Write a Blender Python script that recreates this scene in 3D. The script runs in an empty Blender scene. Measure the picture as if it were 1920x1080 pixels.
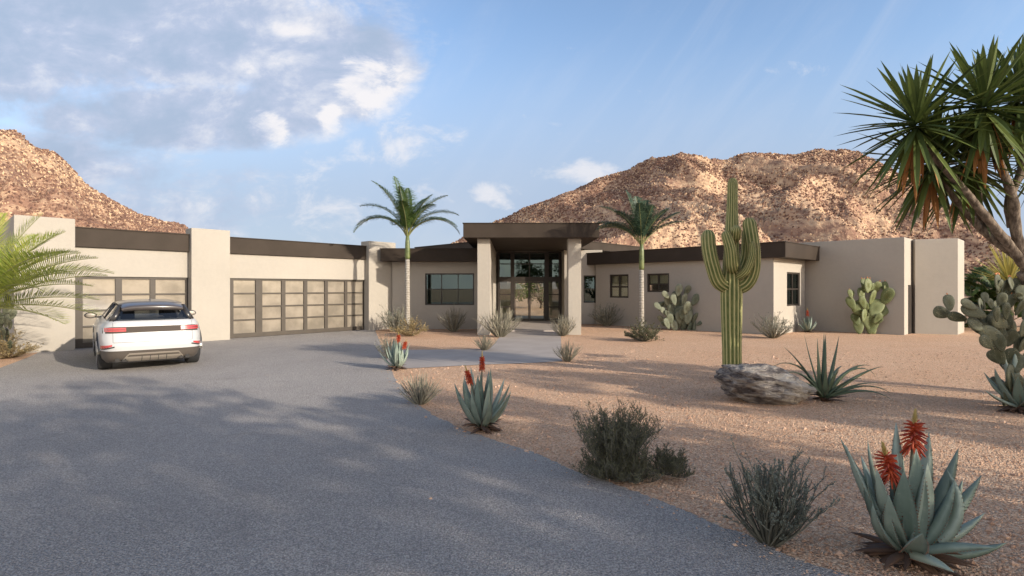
import bpy, bmesh, math, random
from mathutils import Vector, Matrix, noise, Euler

R = math.radians
sc = bpy.context.scene
col = sc.collection
F = 1005.0            # focal length in pixels of a 1920 wide picture
EYE = 1.8             # camera height in metres
SUN_AZ = Vector((.819, -.574, 0)).normalized()
SUN_EL = R(18.5)


def gp(px, py):       # a point on flat ground
    y = EYE * F / (py - 540.0)
    return Vector(((px - 960.0) * y / F, y, 0))


def at(px, py, y):    # a point at a known distance
    return Vector(((px - 960.0) * y / F, y, EYE + (540.0 - py) * y / F))


# ------------------------------------------------------------------ mesh builder
class MB:
    def __init__(s):
        s.v = []; s.f = []; s.m = []; s.attr = None

    def add(s, vs, fs, mi=0):
        b = len(s.v)
        s.v.extend([tuple(q) for q in vs])
        for f in fs:
            s.f.append(tuple(i + b for i in f)); s.m.append(mi)
        return b

    def box(s, x0, x1, y0, y1, z0, z1, mi=0):
        vs = [(x0, y0, z0), (x1, y0, z0), (x1, y1, z0), (x0, y1, z0), (x0, y0, z1), (x1, y0, z1), (x1, y1, z1), (x0, y1, z1)]
        s.add(vs, [(0, 3, 2, 1), (4, 5, 6, 7), (0, 1, 5, 4), (1, 2, 6, 5), (2, 3, 7, 6), (3, 0, 4, 7)], mi)

    def fbox(s, fr, s0, s1, o0, o1, z0, z1, mi=0):   # box in a wall frame: along, outward, up
        vs = [fr.p(s0, o1, z0), fr.p(s1, o1, z0), fr.p(s1, o0, z0), fr.p(s0, o0, z0),
              fr.p(s0, o1, z1), fr.p(s1, o1, z1), fr.p(s1, o0, z1), fr.p(s0, o0, z1)]
        s.add(vs, [(0, 3, 2, 1), (4, 5, 6, 7), (0, 1, 5, 4), (1, 2, 6, 5), (2, 3, 7, 6), (3, 0, 4, 7)], mi)

    def prism(s, poly, z0, z1, mi=0):                # poly counter-clockwise seen from above
        n = len(poly)
        vs = [(p[0], p[1], z0) for p in poly] + [(p[0], p[1], z1) for p in poly]
        fs = [tuple(range(n - 1, -1, -1)), tuple(range(n, 2 * n))]
        fs += [(i, (i + 1) % n, n + (i + 1) % n, n + i) for i in range(n)]
        s.add(vs, fs, mi)

    def tube(s, pts, radii, n=6, mi=0, cap=True):
        pts = [Vector(p) for p in pts]
        up = Vector((.31, .17, .93)).normalized()
        vs = []; fs = []
        k = len(pts)
        prev = None
        for i, p in enumerate(pts):
            t = (pts[min(i + 1, k - 1)] - pts[max(i - 1, 0)])
            if t.length < 1e-9: t = Vector((0, 0, 1))
            t.normalize()
            if prev is None:
                a = t.cross(up)
                if a.length < .05: a = t.cross(Vector((1, 0, 0)))
            else:
                a = prev - t * prev.dot(t)
            a.normalize(); prev = a
            b = t.cross(a)
            for j in range(n):
                th = 2 * math.pi * j / n
                vs.append(p + (a * math.cos(th) + b * math.sin(th)) * radii[i])
        for i in range(k - 1):
            for j in range(n):
                j2 = (j + 1) % n
                fs.append((i * n + j, i * n + j2, (i + 1) * n + j2, (i + 1) * n + j))
        if cap:
            fs.append(tuple(range(n - 1, -1, -1))); fs.append(tuple(range((k - 1) * n, k * n)))
        s.add(vs, fs, mi)

    def blob(s, c, r, seg=8, rings=6, mi=0):
        vs = [(c[0], c[1], c[2] - r[2])]; fs = []
        for i in range(1, rings):
            ph = -math.pi / 2 + math.pi * i / rings
            for j in range(seg):
                th = 2 * math.pi * j / seg
                vs.append((c[0] + r[0] * math.cos(ph) * math.cos(th), c[1] + r[1] * math.cos(ph) * math.sin(th), c[2] + r[2] * math.sin(ph)))
        vs.append((c[0], c[1], c[2] + r[2]))
        top = len(vs) - 1
        for j in range(seg):
            j2 = (j + 1) % seg
            fs.append((0, 1 + j2, 1 + j))
            fs.append((top, 1 + (rings - 2) * seg + j, 1 + (rings - 2) * seg + j2))
            for i in range(rings - 2):
                fs.append((1 + i * seg + j, 1 + i * seg + j2, 1 + (i + 1) * seg + j2, 1 + (i + 1) * seg + j))
        s.add(vs, fs, mi)

    def build(s, name, mats, parent=None, smooth=False, bevel=0, attr=None, recalc=False):
        me = bpy.data.meshes.new(name)
        me.from_pydata(s.v, [], s.f)
        if not isinstance(mats, (list, tuple)): mats = [mats]
        for m in mats: me.materials.append(m)
        if len(mats) > 1: me.polygons.foreach_set('material_index', s.m)
        if smooth: me.polygons.foreach_set('use_smooth', [True] * len(me.polygons))
        if recalc:
            bm = bmesh.new(); bm.from_mesh(me); bmesh.ops.recalc_face_normals(bm, faces=bm.faces); bm.to_mesh(me); bm.free()
        if attr:
            a = me.attributes.new(attr[0], 'FLOAT', 'POINT'); a.data.foreach_set('value', attr[1])
        me.update()
        o = bpy.data.objects.new(name, me); col.objects.link(o)
        if parent is not None: o.parent = parent
        if bevel:
            b = o.modifiers.new('bevel', 'BEVEL'); b.width = bevel; b.segments = 2; b.limit_method = 'ANGLE'; b.angle_limit = R(40)
            b.harden_normals = False
        return o


def tag(o, label=None, cat=None, group=None, kind=None):
    if label: o['label'] = label
    if cat: o['category'] = cat
    if group: o['group'] = group
    if kind: o['kind'] = kind
    return o


def empty(name, loc=(0, 0, 0), rz=0, scale=1.0):
    o = bpy.data.objects.new(name, None); col.objects.link(o)
    o.location = loc; o.rotation_euler = (0, 0, rz); o.scale = (scale,) * 3
    o.empty_display_size = .2
    return o


# ------------------------------------------------------------------ materials
class E:             # tiny expression builder over shader math nodes
    nt = None

    def __init__(s, sock): s.s = sock

    @staticmethod
    def op(kind, *a, clamp=False):
        n = E.nt.nodes.new('ShaderNodeMath'); n.operation = kind; n.use_clamp = clamp
        for i, q in enumerate(a):
            if isinstance(q, E): E.nt.links.new(q.s, n.inputs[i])
            else: n.inputs[i].default_value = q
        return E(n.outputs[0])

    def __add__(s, o): return E.op('ADD', s, o)
    __radd__ = __add__
    def __sub__(s, o): return E.op('SUBTRACT', s, o)
    def __rsub__(s, o): return E.op('SUBTRACT', o, s)
    def __mul__(s, o): return E.op('MULTIPLY', s, o)
    __rmul__ = __mul__
    def __truediv__(s, o): return E.op('DIVIDE', s, o)
    def sq(s): return E.op('MULTIPLY', s, s)
    def step(s, a, b):
        n = E.nt.nodes.new('ShaderNodeMapRange'); n.interpolation_type = 'SMOOTHSTEP'
        E.nt.links.new(s.s, n.inputs[0]); n.inputs[1].default_value = a; n.inputs[2].default_value = b
        n.inputs[3].default_value = 0; n.inputs[4].default_value = 1
        return E(n.outputs[0])


def combine(x, y, z):
    n = E.nt.nodes.new('ShaderNodeCombineXYZ')
    for i, q in enumerate((x, y, z)):
        if isinstance(q, E): E.nt.links.new(q.s, n.inputs[i])
        else: n.inputs[i].default_value = q
    return n.outputs[0]


def noise_n(vec, scale, detail=4, rough=.55, dist=0.0):
    n = E.nt.nodes.new('ShaderNodeTexNoise')
    n.inputs['Scale'].default_value = scale; n.inputs['Detail'].default_value = detail
    n.inputs['Roughness'].default_value = rough; n.inputs['Distortion'].default_value = dist
    if vec is not None: E.nt.links.new(vec, n.inputs['Vector'])
    return E(n.outputs[0])


def voro(vec, scale, feature='F1', out='Distance', rnd=1.0):
    n = E.nt.nodes.new('ShaderNodeTexVoronoi'); n.feature = feature
    n.inputs['Scale'].default_value = scale; n.inputs['Randomness'].default_value = rnd
    if vec is not None: E.nt.links.new(vec, n.inputs['Vector'])
    return E(n.outputs[out])


def mixc(fac, a, b, mode='MIX'):
    n = E.nt.nodes.new('ShaderNodeMix'); n.data_type = 'RGBA'; n.blend_type = mode
    if isinstance(fac, E): E.nt.links.new(fac.s, n.inputs[0])
    else: n.inputs[0].default_value = fac
    for i, q in ((6, a), (7, b)):
        if isinstance(q, (tuple, list)): n.inputs[i].default_value = (*q, 1)
        else: E.nt.links.new(q, n.inputs[i])
    return n.outputs[2]


def ramp(fac, stops):
    n = E.nt.nodes.new('ShaderNodeValToRGB')
    cr = n.color_ramp
    while len(cr.elements) < len(stops): cr.elements.new(.5)
    for e, (p, c) in zip(cr.elements, stops):
        e.position = p; e.color = (*c, 1)
    E.nt.links.new(fac.s, n.inputs[0])
    return n.outputs[0]


def mat(name, color=(.5, .5, .5), rough=.6, metal=0.0, spec=.5, coat=0.0, build=None, ior=None, transl=0.0):
    m = bpy.data.materials.new(name); m.use_nodes = True
    nt = m.node_tree; E.nt = nt
    b = nt.nodes['Principled BSDF']
    b.inputs['Base Color'].default_value = (*color, 1); b.inputs['Roughness'].default_value = rough
    b.inputs['Metallic'].default_value = metal; b.inputs['Specular IOR Level'].default_value = spec
    b.inputs['Coat Weight'].default_value = coat
    if ior: b.inputs['IOR'].default_value = ior
    if build:
        tc = nt.nodes.new('ShaderNodeTexCoord')
        r = build(tc.outputs['Object'])            # (colour socket or None, height E or None, strength, distance, roughness E)
        c, h, st, di = r[:4]
        if c is not None: nt.links.new(c, b.inputs['Base Color'])
        if h is not None:
            bp = nt.nodes.new('ShaderNodeBump'); bp.inputs['Strength'].default_value = st; bp.inputs['Distance'].default_value = di
            nt.links.new(h.s, bp.inputs['Height']); nt.links.new(bp.outputs[0], b.inputs['Normal'])
        if len(r) > 4: nt.links.new(r[4].s, b.inputs['Roughness'])
        if transl:
            tr = nt.nodes.new('ShaderNodeBsdfTranslucent')
            if c is not None: nt.links.new(c, tr.inputs[0])
            mx = nt.nodes.new('ShaderNodeMixShader'); mx.inputs[0].default_value = transl
            nt.links.new(b.outputs[0], mx.inputs[1]); nt.links.new(tr.outputs[0], mx.inputs[2])
            nt.links.new(mx.outputs[0], nt.nodes['Material Output'].inputs[0])
    return m


def vary(c0, c1, scale, bump=0.0, bscale=None, dist=.01, detail=4, lo=.35, hi=.65):
    def f(v):
        n = noise_n(v, scale, detail).step(lo, hi)
        c = mixc(n, c0, c1)
        h = noise_n(v, bscale or scale * 6, 5) if bump else None
        return c, h, bump, dist
    return f


def island(c0, c1, nscale=6.0, tip=None):      # leaf colour: random per leaf, plus a fine noise
    def f(v):
        g = E.nt.nodes.new('ShaderNodeNewGeometry')
        rnd = E(g.outputs['Random Per Island'])
        k = (rnd * .65 + noise_n(v, nscale, 3) * .5 - .08)
        return mixc(k.step(0, 1), c0, c1), None, 0, 0
    return f


M = {}


def stucco(v):
    n = noise_n(v, .45, 4).step(.3, .7)
    n2 = noise_n(v, 9, 3).step(.3, .7)
    mp = E.nt.nodes.new('ShaderNodeMapping'); mp.inputs['Scale'].default_value = (7, 7, .35)
    E.nt.links.new(v, mp.inputs['Vector'])
    n3 = noise_n(mp.outputs[0], 1.0, 4).step(.45, .8)
    c = mixc(n, (.325, .295, .252), (.355, .322, .276))
    c = mixc(n2 * .25, c, (.39, .347, .292))
    c = mixc(n3 * .22, c, (.345, .303, .254))
    return c, noise_n(v, 120, 5) + noise_n(v, 14, 3) * .8 + noise_n(v, 3.2, 3) * 1.5, .4, .008


M['stucco'] = mat('stucco', rough=.92, spec=.2, build=stucco)
M['fascia'] = mat('dark_fascia', rough=.6, spec=.08, build=vary((.040, .031, .024), (.048, .037, .029), 1.2, .08, 60, .003))
M['frame'] = mat('window_frame_metal', rough=.42, spec=.35, build=vary((.028, .022, .018), (.038, .03, .025), 3))
M['doorframe'] = mat('garage_frame_metal', rough=.5, spec=.35, build=vary((.046, .036, .027), (.055, .043, .032), 3))
M['white'] = mat('white_reveal', (.62, .58, .5), .8)
M['dark'] = mat('unlit_backing', (.03, .028, .026), .9)
M['curtain'] = mat('curtain_cloth', rough=.9, build=vary((.56, .52, .40), (.64, .6, .5), 3))
M['blind'] = mat('blind_cloth', rough=.9, build=vary((.5, .46, .38), (.6, .55, .46), .7))
M['floor'] = mat('interior_floor', (.16, .13, .11), .5)


def glass(name, tint, refl, rough=0.0, alpha_col=(.55, .6, .58)):
    m = bpy.data.materials.new(name); m.use_nodes = True
    nt = m.node_tree; E.nt = nt
    nt.nodes.remove(nt.nodes['Principled BSDF'])
    tr = nt.nodes.new('ShaderNodeBsdfTransparent'); tr.inputs[0].default_value = (*alpha_col, 1)
    gl = nt.nodes.new('ShaderNodeBsdfGlossy'); gl.inputs['Roughness'].default_value = rough; gl.inputs[0].default_value = (*tint, 1)
    fr = nt.nodes.new('ShaderNodeFresnel'); fr.inputs[0].default_value = 1.5
    k = E.op('MINIMUM', E(fr.outputs[0]) * 1.0 + refl, 1.0)
    mx = nt.nodes.new('ShaderNodeMixShader')
    nt.links.new(k.s, mx.inputs[0]); nt.links.new(tr.outputs[0], mx.inputs[1]); nt.links.new(gl.outputs[0], mx.inputs[2])
    nt.links.new(mx.outputs[0], nt.nodes['Material Output'].inputs[0])
    return m


M['glass'] = glass('window_glass', (.58, .74, .74), .06, 0.0, (.45, .5, .48))
M['clearglass'] = glass('clear_glass', (.9, .9, .9), .03, 0.0, (.8, .82, .78))
M['carglass'] = glass('car_glass', (.9, .9, .9), .02, 0.0, (.42, .44, .44))


def frosted(v):
    n = noise_n(v, 1.3, 4).step(.35, .65)
    return mixc(n, (.165, .142, .112), (.25, .215, .17)), noise_n(v, 1.1, 2), .05, .02


M['frosted'] = mat('frosted_glass', rough=.16, spec=.8, ior=1.6, build=frosted)


def asphalt(v):
    big = noise_n(v, .35, 4).step(.3, .7)
    vz = voro(v, 62)
    fine = noise_n(v, 160, 3)
    cell = voro(v, 75, out='Color')
    c = mixc(big, (.45, .405, .365), (.53, .478, .433))
    sp = noise_n(v, 95, 2, .5)
    c = mixc(sp.step(.38, .62), mixc(.6, c, (.12, .115, .118)), c)
    c = mixc(sp.step(.64, .72), c, (.6, .56, .51))
    c = mixc(noise_n(v, 2.2, 5).step(.55, .75) * .3, c, (.24, .22, .205))
    c = mixc(noise_n(v, .8, 6, .65, .6).step(.60, .72) * .28, c, (.2, .18, .17))
    c = mixc(noise_n(v, 1.3, 5, .6).step(.62, .78) * .35, c, (.55, .44, .34))
    c = mixc(vz.step(.55, .85) * .4, c, (.12, .115, .118))
    h = vz * -1.3 + fine * .4 + noise_n(v, 18, 3) * 1.1
    return c, h, 1.0, .02


M['asphalt'] = mat('asphalt', rough=.85, spec=.25, build=asphalt)


def gravelf(v):
    vz = voro(v, 52)
    vz2 = voro(v, 120)
    cc = E.nt.nodes.new('ShaderNodeTexVoronoi'); cc.inputs['Scale'].default_value = 52
    E.nt.links.new(v, cc.inputs['Vector'])
    sepc = E.nt.nodes.new('ShaderNodeSeparateColor'); E.nt.links.new(cc.outputs['Color'], sepc.inputs[0])
    rc = E(sepc.outputs[0])
    big = noise_n(v, .5, 4).step(.3, .7)
    c = ramp(rc, [(0, (.50, .29, .185)), (.35, (.74, .46, .295)), (.7, (.83, .56, .37)), (1, (.90, .69, .49))])
    c = mixc(big * .35, c, (.66, .38, .225))
    c = mixc(noise_n(v, 3.2, 4).step(.5, .8) * .3, c, (.66, .45, .30))
    c = mixc(vz.step(.5, .85) * .5, c, (.24, .135, .085))
    h = vz * -1.0 + vz2 * -.35 + noise_n(v, 14, 4) * 1.3 + noise_n(v, 3, 3) * 1.6
    return c, h, 1.0, .035


M['gravel'] = mat('desert_gravel', rough=.95, spec=.15, build=gravelf)
M['pebble'] = mat('pebbles', rough=.95, spec=.15, build=island((.34, .2, .13), (.60, .41, .29), 30))


def concrete(v):
    n = noise_n(v, 1.1, 5).step(.3, .7)
    c = mixc(n, (.31, .27, .24), (.36, .315, .28))
    c = mixc(noise_n(v, 60, 3).step(.5, .75) * .3, c, (.2, .18, .17))
    return c, noise_n(v, 70, 4), .2, .004


M['concrete'] = mat('path_concrete', rough=.85, spec=.25, build=concrete)


def hillf(v):
    def mpv(sx, sy, sz, ry=0.0):
        mp = E.nt.nodes.new('ShaderNodeMapping'); mp.inputs['Scale'].default_value = (sx, sy, sz); mp.inputs['Rotation'].default_value = (0, ry, 0)
        E.nt.links.new(v, mp.inputs['Vector']); return mp.outputs[0]
    va = mpv(1, .2, .8)
    n1 = (noise_n(mpv(.6, .12, .5, R(30)), .06, 5, .6, .8) + noise_n(mpv(1.1, .12, .4, R(-35)), .05, 4, .6, .8)) * .5
    n2 = noise_n(va, .42, 5, .75)
    n3 = noise_n(va, .62, 4, .7)
    c = mixc(n1.step(.42, .58), (.25, .145, .10), (.47, .315, .20))
    c = mixc(n2.step(.47, .60) * (n1.step(.40, .58) * .5 + .45), c, (.58, .41, .26))
    c = mixc(n3.step(.50, .60) * .6, c, (.16, .085, .065))
    c = mixc(voro(v, .55).step(.35, .15) * .0, c, (.1, .09, .05))
    h = n2 * 2.5 + n3 * 1.6
    return c, h, .45, .9


M['hill'] = mat('desert_hill', rough=.95, spec=.1, build=hillf)


def aloef(v):
    g = E.nt.nodes.new('ShaderNodeNewGeometry')
    rnd = E(g.outputs['Random Per Island'])
    n = noise_n(v, 9, 4)
    c = mixc((rnd * .6 + n * .5).step(.2, .9), (.14, .19, .155), (.29, .35, .295))
    c = mixc(noise_n(v, 30, 3).step(.58, .75) * .35, c, (.33, .35, .28))
    return c, noise_n(v, 60, 3), .12, .004


M['scrub'] = mat('hill_scrub', rough=.95, spec=.1, build=island((.10, .057, .047), (.29, .175, .12), 3))
M['hillrock'] = mat('hill_rock', rough=.95, spec=.1, build=island((.36, .235, .15), (.66, .48, .31), 3))

M['aloe'] = mat('aloe_leaf', rough=.5, spec=.35, build=aloef)
M['agave'] = mat('agave_leaf', rough=.5, spec=.35, build=island((.05, .085, .06), (.14, .175, .105), 8))
M['tooth'] = mat('leaf_teeth', (.22, .09, .05), .6)
M['dryaloe'] = mat('dry_leaf', rough=.9, build=island((.035, .022, .018), (.11, .06, .035), 10))
M['flower'] = mat('red_florets', rough=.5, spec=.3, build=island((.20, .016, .010), (.50, .085, .025), 12))
M['bud'] = mat('yellow_bud', rough=.6, build=island((.3, .2, .05), (.42, .33, .12), 12))
M['stalk'] = mat('flower_stalk', (.13, .13, .09), .6)
M['twig'] = mat('grey_twigs', rough=.85, spec=.2, build=island((.12, .11, .08), (.32, .295, .225), 14))
M['twigdark'] = mat('dark_twigs', rough=.9, spec=.2, build=island((.06, .06, .05), (.17, .165, .13), 14))
M['twigbrown'] = mat('brown_twigs', rough=.9, spec=.2, build=island((.12, .085, .045), (.27, .2, .11), 14))
M['sage'] = mat('sage_leaves', rough=.8, spec=.2, build=island((.10, .12, .10), (.22, .24, .205), 14))
M['creosote'] = mat('creosote_leaves', rough=.75, spec=.2, build=island((.06, .064, .038), (.155, .148, .085), 14))
M['yellowshrub'] = mat('yellow_twigs', rough=.85, build=island((.17, .13, .06), (.30, .23, .11), 14))


def saguarof(v):
    a = E.nt.nodes.new('ShaderNodeAttribute'); a.attribute_name = 'crest'
    k = E(a.outputs['Fac'])
    n = noise_n(v, 7, 4)
    c = mixc(n.step(.35, .65), (.10, .125, .035), (.165, .18, .058))
    c = mixc(k.step(.72, .96), c, (.42, .375, .17))
    c = mixc(noise_n(v, 2.2, 5).step(.6, .75) * .35, c, (.2, .16, .09))
    return c, noise_n(v, 50, 3), .2, .006


M['saguaro'] = mat('saguaro_skin', rough=.6, spec=.3, build=saguarof)
M['spine'] = mat('cactus_spines', (.42, .35, .2), .7)


def padf(c0, c1):
    def f(v):
        n = noise_n(v, 4, 4)
        oi = E.nt.nodes.new('ShaderNodeObjectInfo')
        r = E(oi.outputs['Random'])
        c = mixc((n * .7 + r * .5 - .1).step(.1, .9), c0, c1)
        d = voro(v, 13, rnd=.35)
        c = mixc(d.step(.13, .06), c, (.33, .28, .17))
        c = mixc(noise_n(v, 9, 4).step(.62, .75) * .4, c, (.25, .21, .13))
        return c, d.step(.2, .0) + noise_n(v, 5, 3) * .5, .35, .01
    return f


M['pad'] = mat('green_pads', rough=.6, spec=.3, build=padf((.075, .098, .035), (.15, .17, .07)))
M['padgrey'] = mat('grey_green_pads', rough=.65, spec=.3, build=padf((.085, .1, .065), (.20, .21, .15)))
M['paddark'] = mat('olive_pads', rough=.6, spec=.3, build=padf((.065, .072, .042), (.15, .155, .10)))
M['fruit'] = mat('cactus_fruit', rough=.5, build=island((.42, .11, .04), (.62, .26, .08), 6))
M['palmleaf'] = mat('palm_leaf', rough=.55, spec=.22, transl=.2, build=island((.022, .05, .014), (.08, .12, .028), 3))
M['palmbright'] = mat('sunny_palm_leaf', rough=.55, spec=.2, transl=.3, build=island((.19, .255, .045), (.46, .46, .10), 3))
M['palmteal'] = mat('bluish_palm_leaf', rough=.5, spec=.25, transl=.15, build=island((.02, .045, .03), (.055, .09, .05), 3))
M['palmyellow'] = mat('yellow_palm_leaf', rough=.5, transl=.3, build=island((.25, .24, .05), (.50, .42, .12), 3))


def trunkf(v):
    sp = E.nt.nodes.new('ShaderNodeSeparateXYZ'); E.nt.links.new(v, sp.inputs[0])
    z = E(sp.outputs[2])
    ring = E.op('FRACT', z * 11.0 + noise_n(v, 6, 2) * .25)
    edge = ring.step(0, .22)
    n = noise_n(v, 12, 4)
    c = mixc(n.step(.3, .7), (.24, .215, .18), (.36, .33, .28))
    c = mixc(edge, (.13, .11, .09), c)
    return c, edge + n * .4, .6, .012


M['palmtrunk'] = mat('ringed_palm_trunk', rough=.85, spec=.2, build=trunkf)
M['crownshaft'] = mat('green_crownshaft', rough=.45, build=vary((.06, .085, .022), (.12, .14, .045), 6))
M['rachis'] = mat('frond_rib', (.17, .17, .06), .5)


def barkf(v):
    mp = E.nt.nodes.new('ShaderNodeMapping'); mp.inputs['Scale'].default_value = (14, 14, 5)
    E.nt.links.new(v, mp.inputs['Vector'])
    n = noise_n(mp.outputs[0], 1.3, 6, .65)
    c = mixc(n.step(.35, .65), (.085, .065, .05), (.24, .19, .145))
    return c, n, .9, .02


M['bark'] = mat('rough_bark', rough=.95, spec=.1, build=barkf)
M['sword'] = mat('sword_leaf', rough=.45, spec=.35, transl=.2, build=island((.022, .045, .015), (.13, .165, .04), 2))
M['deadleaf'] = mat('hanging_dead_leaf', rough=.8, transl=.2, build=island((.30, .12, .035), (.50, .24, .08), 2))
M['treeleaf'] = mat('tree_leaf', rough=.5, spec=.3, transl=.25, build=island((.05, .075, .02), (.12, .15, .04), 2))


def rockf(v):
    mp = E.nt.nodes.new('ShaderNodeMapping'); mp.inputs['Scale'].default_value = (1.3, 2.0, 6.0)
    mp.inputs['Rotation'].default_value = (0.25, R(17), .15)
    E.nt.links.new(v, mp.inputs['Vector'])
    s1 = noise_n(mp.outputs[0], 2.1, 9, .68, .5)
    s2 = noise_n(mp.outputs[0], 5.5, 5, .6)
    s3 = noise_n(v, 1.6, 4)
    c = ramp(s1, [(0, (.03, .026, .026)), (.42, (.09, .075, .07)), (.475, (.30, .26, .235)), (.53, (.56, .50, .43)), (1, (.80, .74, .65))])
    c = mixc(s3.step(.48, .66) * .7, c, (.20, .135, .09))
    c = mixc(s2.step(.55, .7) * .6, c, (.1, .085, .08))
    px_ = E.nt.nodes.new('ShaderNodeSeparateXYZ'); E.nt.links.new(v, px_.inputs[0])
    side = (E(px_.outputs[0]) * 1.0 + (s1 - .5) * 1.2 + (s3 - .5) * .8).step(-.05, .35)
    c = mixc(side * .75, mixc(.5, c, (.075, .066, .066)), mixc(.5, c, (.80, .74, .65)))  # sunlit right and shaded left of the boulder put into its colour
    return c, s1 * 1.4 + s2 * .6 + noise_n(v, 22, 4) * .4, 1.0, .09


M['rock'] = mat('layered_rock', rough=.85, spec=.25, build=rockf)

M['paint'] = mat('white_car_paint', (.43, .428, .422), .35, coat=.4)
M['carblack'] = mat('gloss_black_trim', (.03, .028, .027), .25, spec=.5)
M['carbar'] = mat('dark_light_bar', (.06, .047, .038), .6, spec=.15)
M['roofblack'] = mat('black_roof_paint', (.06, .05, .046), .28, coat=.5)
M['cladding'] = mat('grey_black_cladding', (.085, .07, .058), .55)
M['silver'] = mat('satin_silver', (.27, .235, .195), .45, metal=.2)
M['tyre'] = mat('tyre_rubber', (.022, .022, .023), .85)
M['rim'] = mat('alloy_rim', (.35, .35, .36), .3, metal=.9)
M['redlens'] = mat('red_lens', (.42, .05, .05), .2, coat=.6)
M['seat'] = mat('black_seat', (.022, .021, .026), .7)
M['gap'] = mat('panel_gap', (.05, .048, .046), .8)

# ------------------------------------------------------------------ the house
class Frame:
    def __init__(s, o, d):
        s.o = Vector((o[0], o[1])); s.d = Vector((d[0], d[1])).normalized(); s.n = Vector((s.d.y, -s.d.x))

    def p(s, a, o, z):
        q = s.o + s.d * a + s.n * o
        return (q.x, q.y, z)

    def s_px(s, px, off=0.0):     # along-wall distance seen in the photograph's column px
        r = (px - 960.0) / F
        o = s.o + s.n * off
        return (r * o.y - o.x) / (s.d.x - r * s.d.y)

    def z_py(s, py, a, off=0.0):
        y = (s.o + s.d * a + s.n * off).y
        return EYE + (540.0 - py) * y / F


def wall_mesh(mb, fr, s0, s1, z0, z1, thick, opens=(), off=0.0):
    ss = sorted({s0, s1, *[q for o in opens for q in (o[0], o[1])]})
    zs = sorted({z0, z1, *[q for o in opens for q in (o[2], o[3])]})
    def solid(i, j):
        if i < 0 or j < 0 or i >= len(ss) - 1 or j >= len(zs) - 1: return False
        a = (ss[i] + ss[i + 1]) / 2; z = (zs[j] + zs[j + 1]) / 2
        return not any(o[0] < a < o[1] and o[2] < z < o[3] for o in opens)
    f, b = off, off - thick
    for i in range(len(ss) - 1):
        for j in range(len(zs) - 1):
            if not solid(i, j): continue
            a0, a1, c0, c1 = ss[i], ss[i + 1], zs[j], zs[j + 1]
            p = fr.p
            mb.add([p(a0, f, c0), p(a1, f, c0), p(a1, f, c1), p(a0, f, c1)], [(0, 1, 2, 3)])
            mb.add([p(a0, b, c0), p(a1, b, c0), p(a1, b, c1), p(a0, b, c1)], [(3, 2, 1, 0)])
            if not solid(i - 1, j): mb.add([p(a0, f, c0), p(a0, f, c1), p(a0, b, c1), p(a0, b, c0)], [(0, 1, 2, 3)])
            if not solid(i + 1, j): mb.add([p(a1, f, c0), p(a1, b, c0), p(a1, b, c1), p(a1, f, c1)], [(0, 1, 2, 3)])
            if not solid(i, j - 1): mb.add([p(a0, f, c0), p(a0, b, c0), p(a1, b, c0), p(a1, f, c0)], [(0, 1, 2, 3)])
            if not solid(i, j + 1): mb.add([p(a0, f, c1), p(a1, f, c1), p(a1, b, c1), p(a0, b, c1)], [(0, 1, 2, 3)])


house = empty('house')
tag(house, 'sprawling single-storey beige stucco desert house with dark flat roofs and glazed entry', 'house')


def hb(mb, name, m, bevel=0, parent=None, label=None):
    o = mb.build(name, m, parent or house, bevel=bevel)
    if label: o['label'] = label
    return o


def window(fr, s0, s1, z0, z1, vbars, hbars, name='window', off=-.07, w=.055, backing=True, curtain=None, gl=None, parent=None, bar=.035):
    fm = MB()
    for a in ((s0, s0 + w), (s1 - w, s1)): fm.fbox(fr, a[0], a[1], off - .05, off + .03, z0, z1)
    for z in ((z0, z0 + w), (z1 - w, z1)): fm.fbox(fr, s0 + w, s1 - w, off - .048, off + .028, z[0], z[1])
    for v in vbars: fm.fbox(fr, v - bar / 2, v + bar / 2, off - .04, off + .022, z0 + w, z1 - w)
    for h in hbars: fm.fbox(fr, s0 + w, s1 - w, off - .038, off + .018, h - bar / 2, h + bar / 2)
    root = fm.build(name, M['frame'], parent or house)
    g = MB(); g.fbox(fr, s0 + w * .5, s1 - w * .5, off - .016, off - .010, z0 + w * .5, z1 - w * .5)
    g.build('window_glass', gl or M['glass'], root)
    if curtain:
        c = MB()
        for (c0, c1, zz0, zz1) in curtain:
            n = max(8, int((c1 - c0) / .02)); vs = []; fs = []
            for i in range(n + 1):
                a = c0 + (c1 - c0) * i / n
                dd = off - .16 + .02 * math.sin(i * 1.3) + .012 * math.sin(i * .47 + 1)
                vs += [fr.p(a, dd, zz0), fr.p(a, dd, zz1)]
            for i in range(n): fs.append((2 * i, 2 * i + 2, 2 * i + 3, 2 * i + 1))
            c.add(vs, fs)
        c.build('curtain', M['curtain'], root, smooth=True)
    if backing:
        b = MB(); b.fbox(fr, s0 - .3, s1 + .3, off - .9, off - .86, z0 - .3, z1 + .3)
        b.build('dark_backing', M['dark'], root)  # dark sheet standing in for the unlit room behind the pane
    return root


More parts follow.
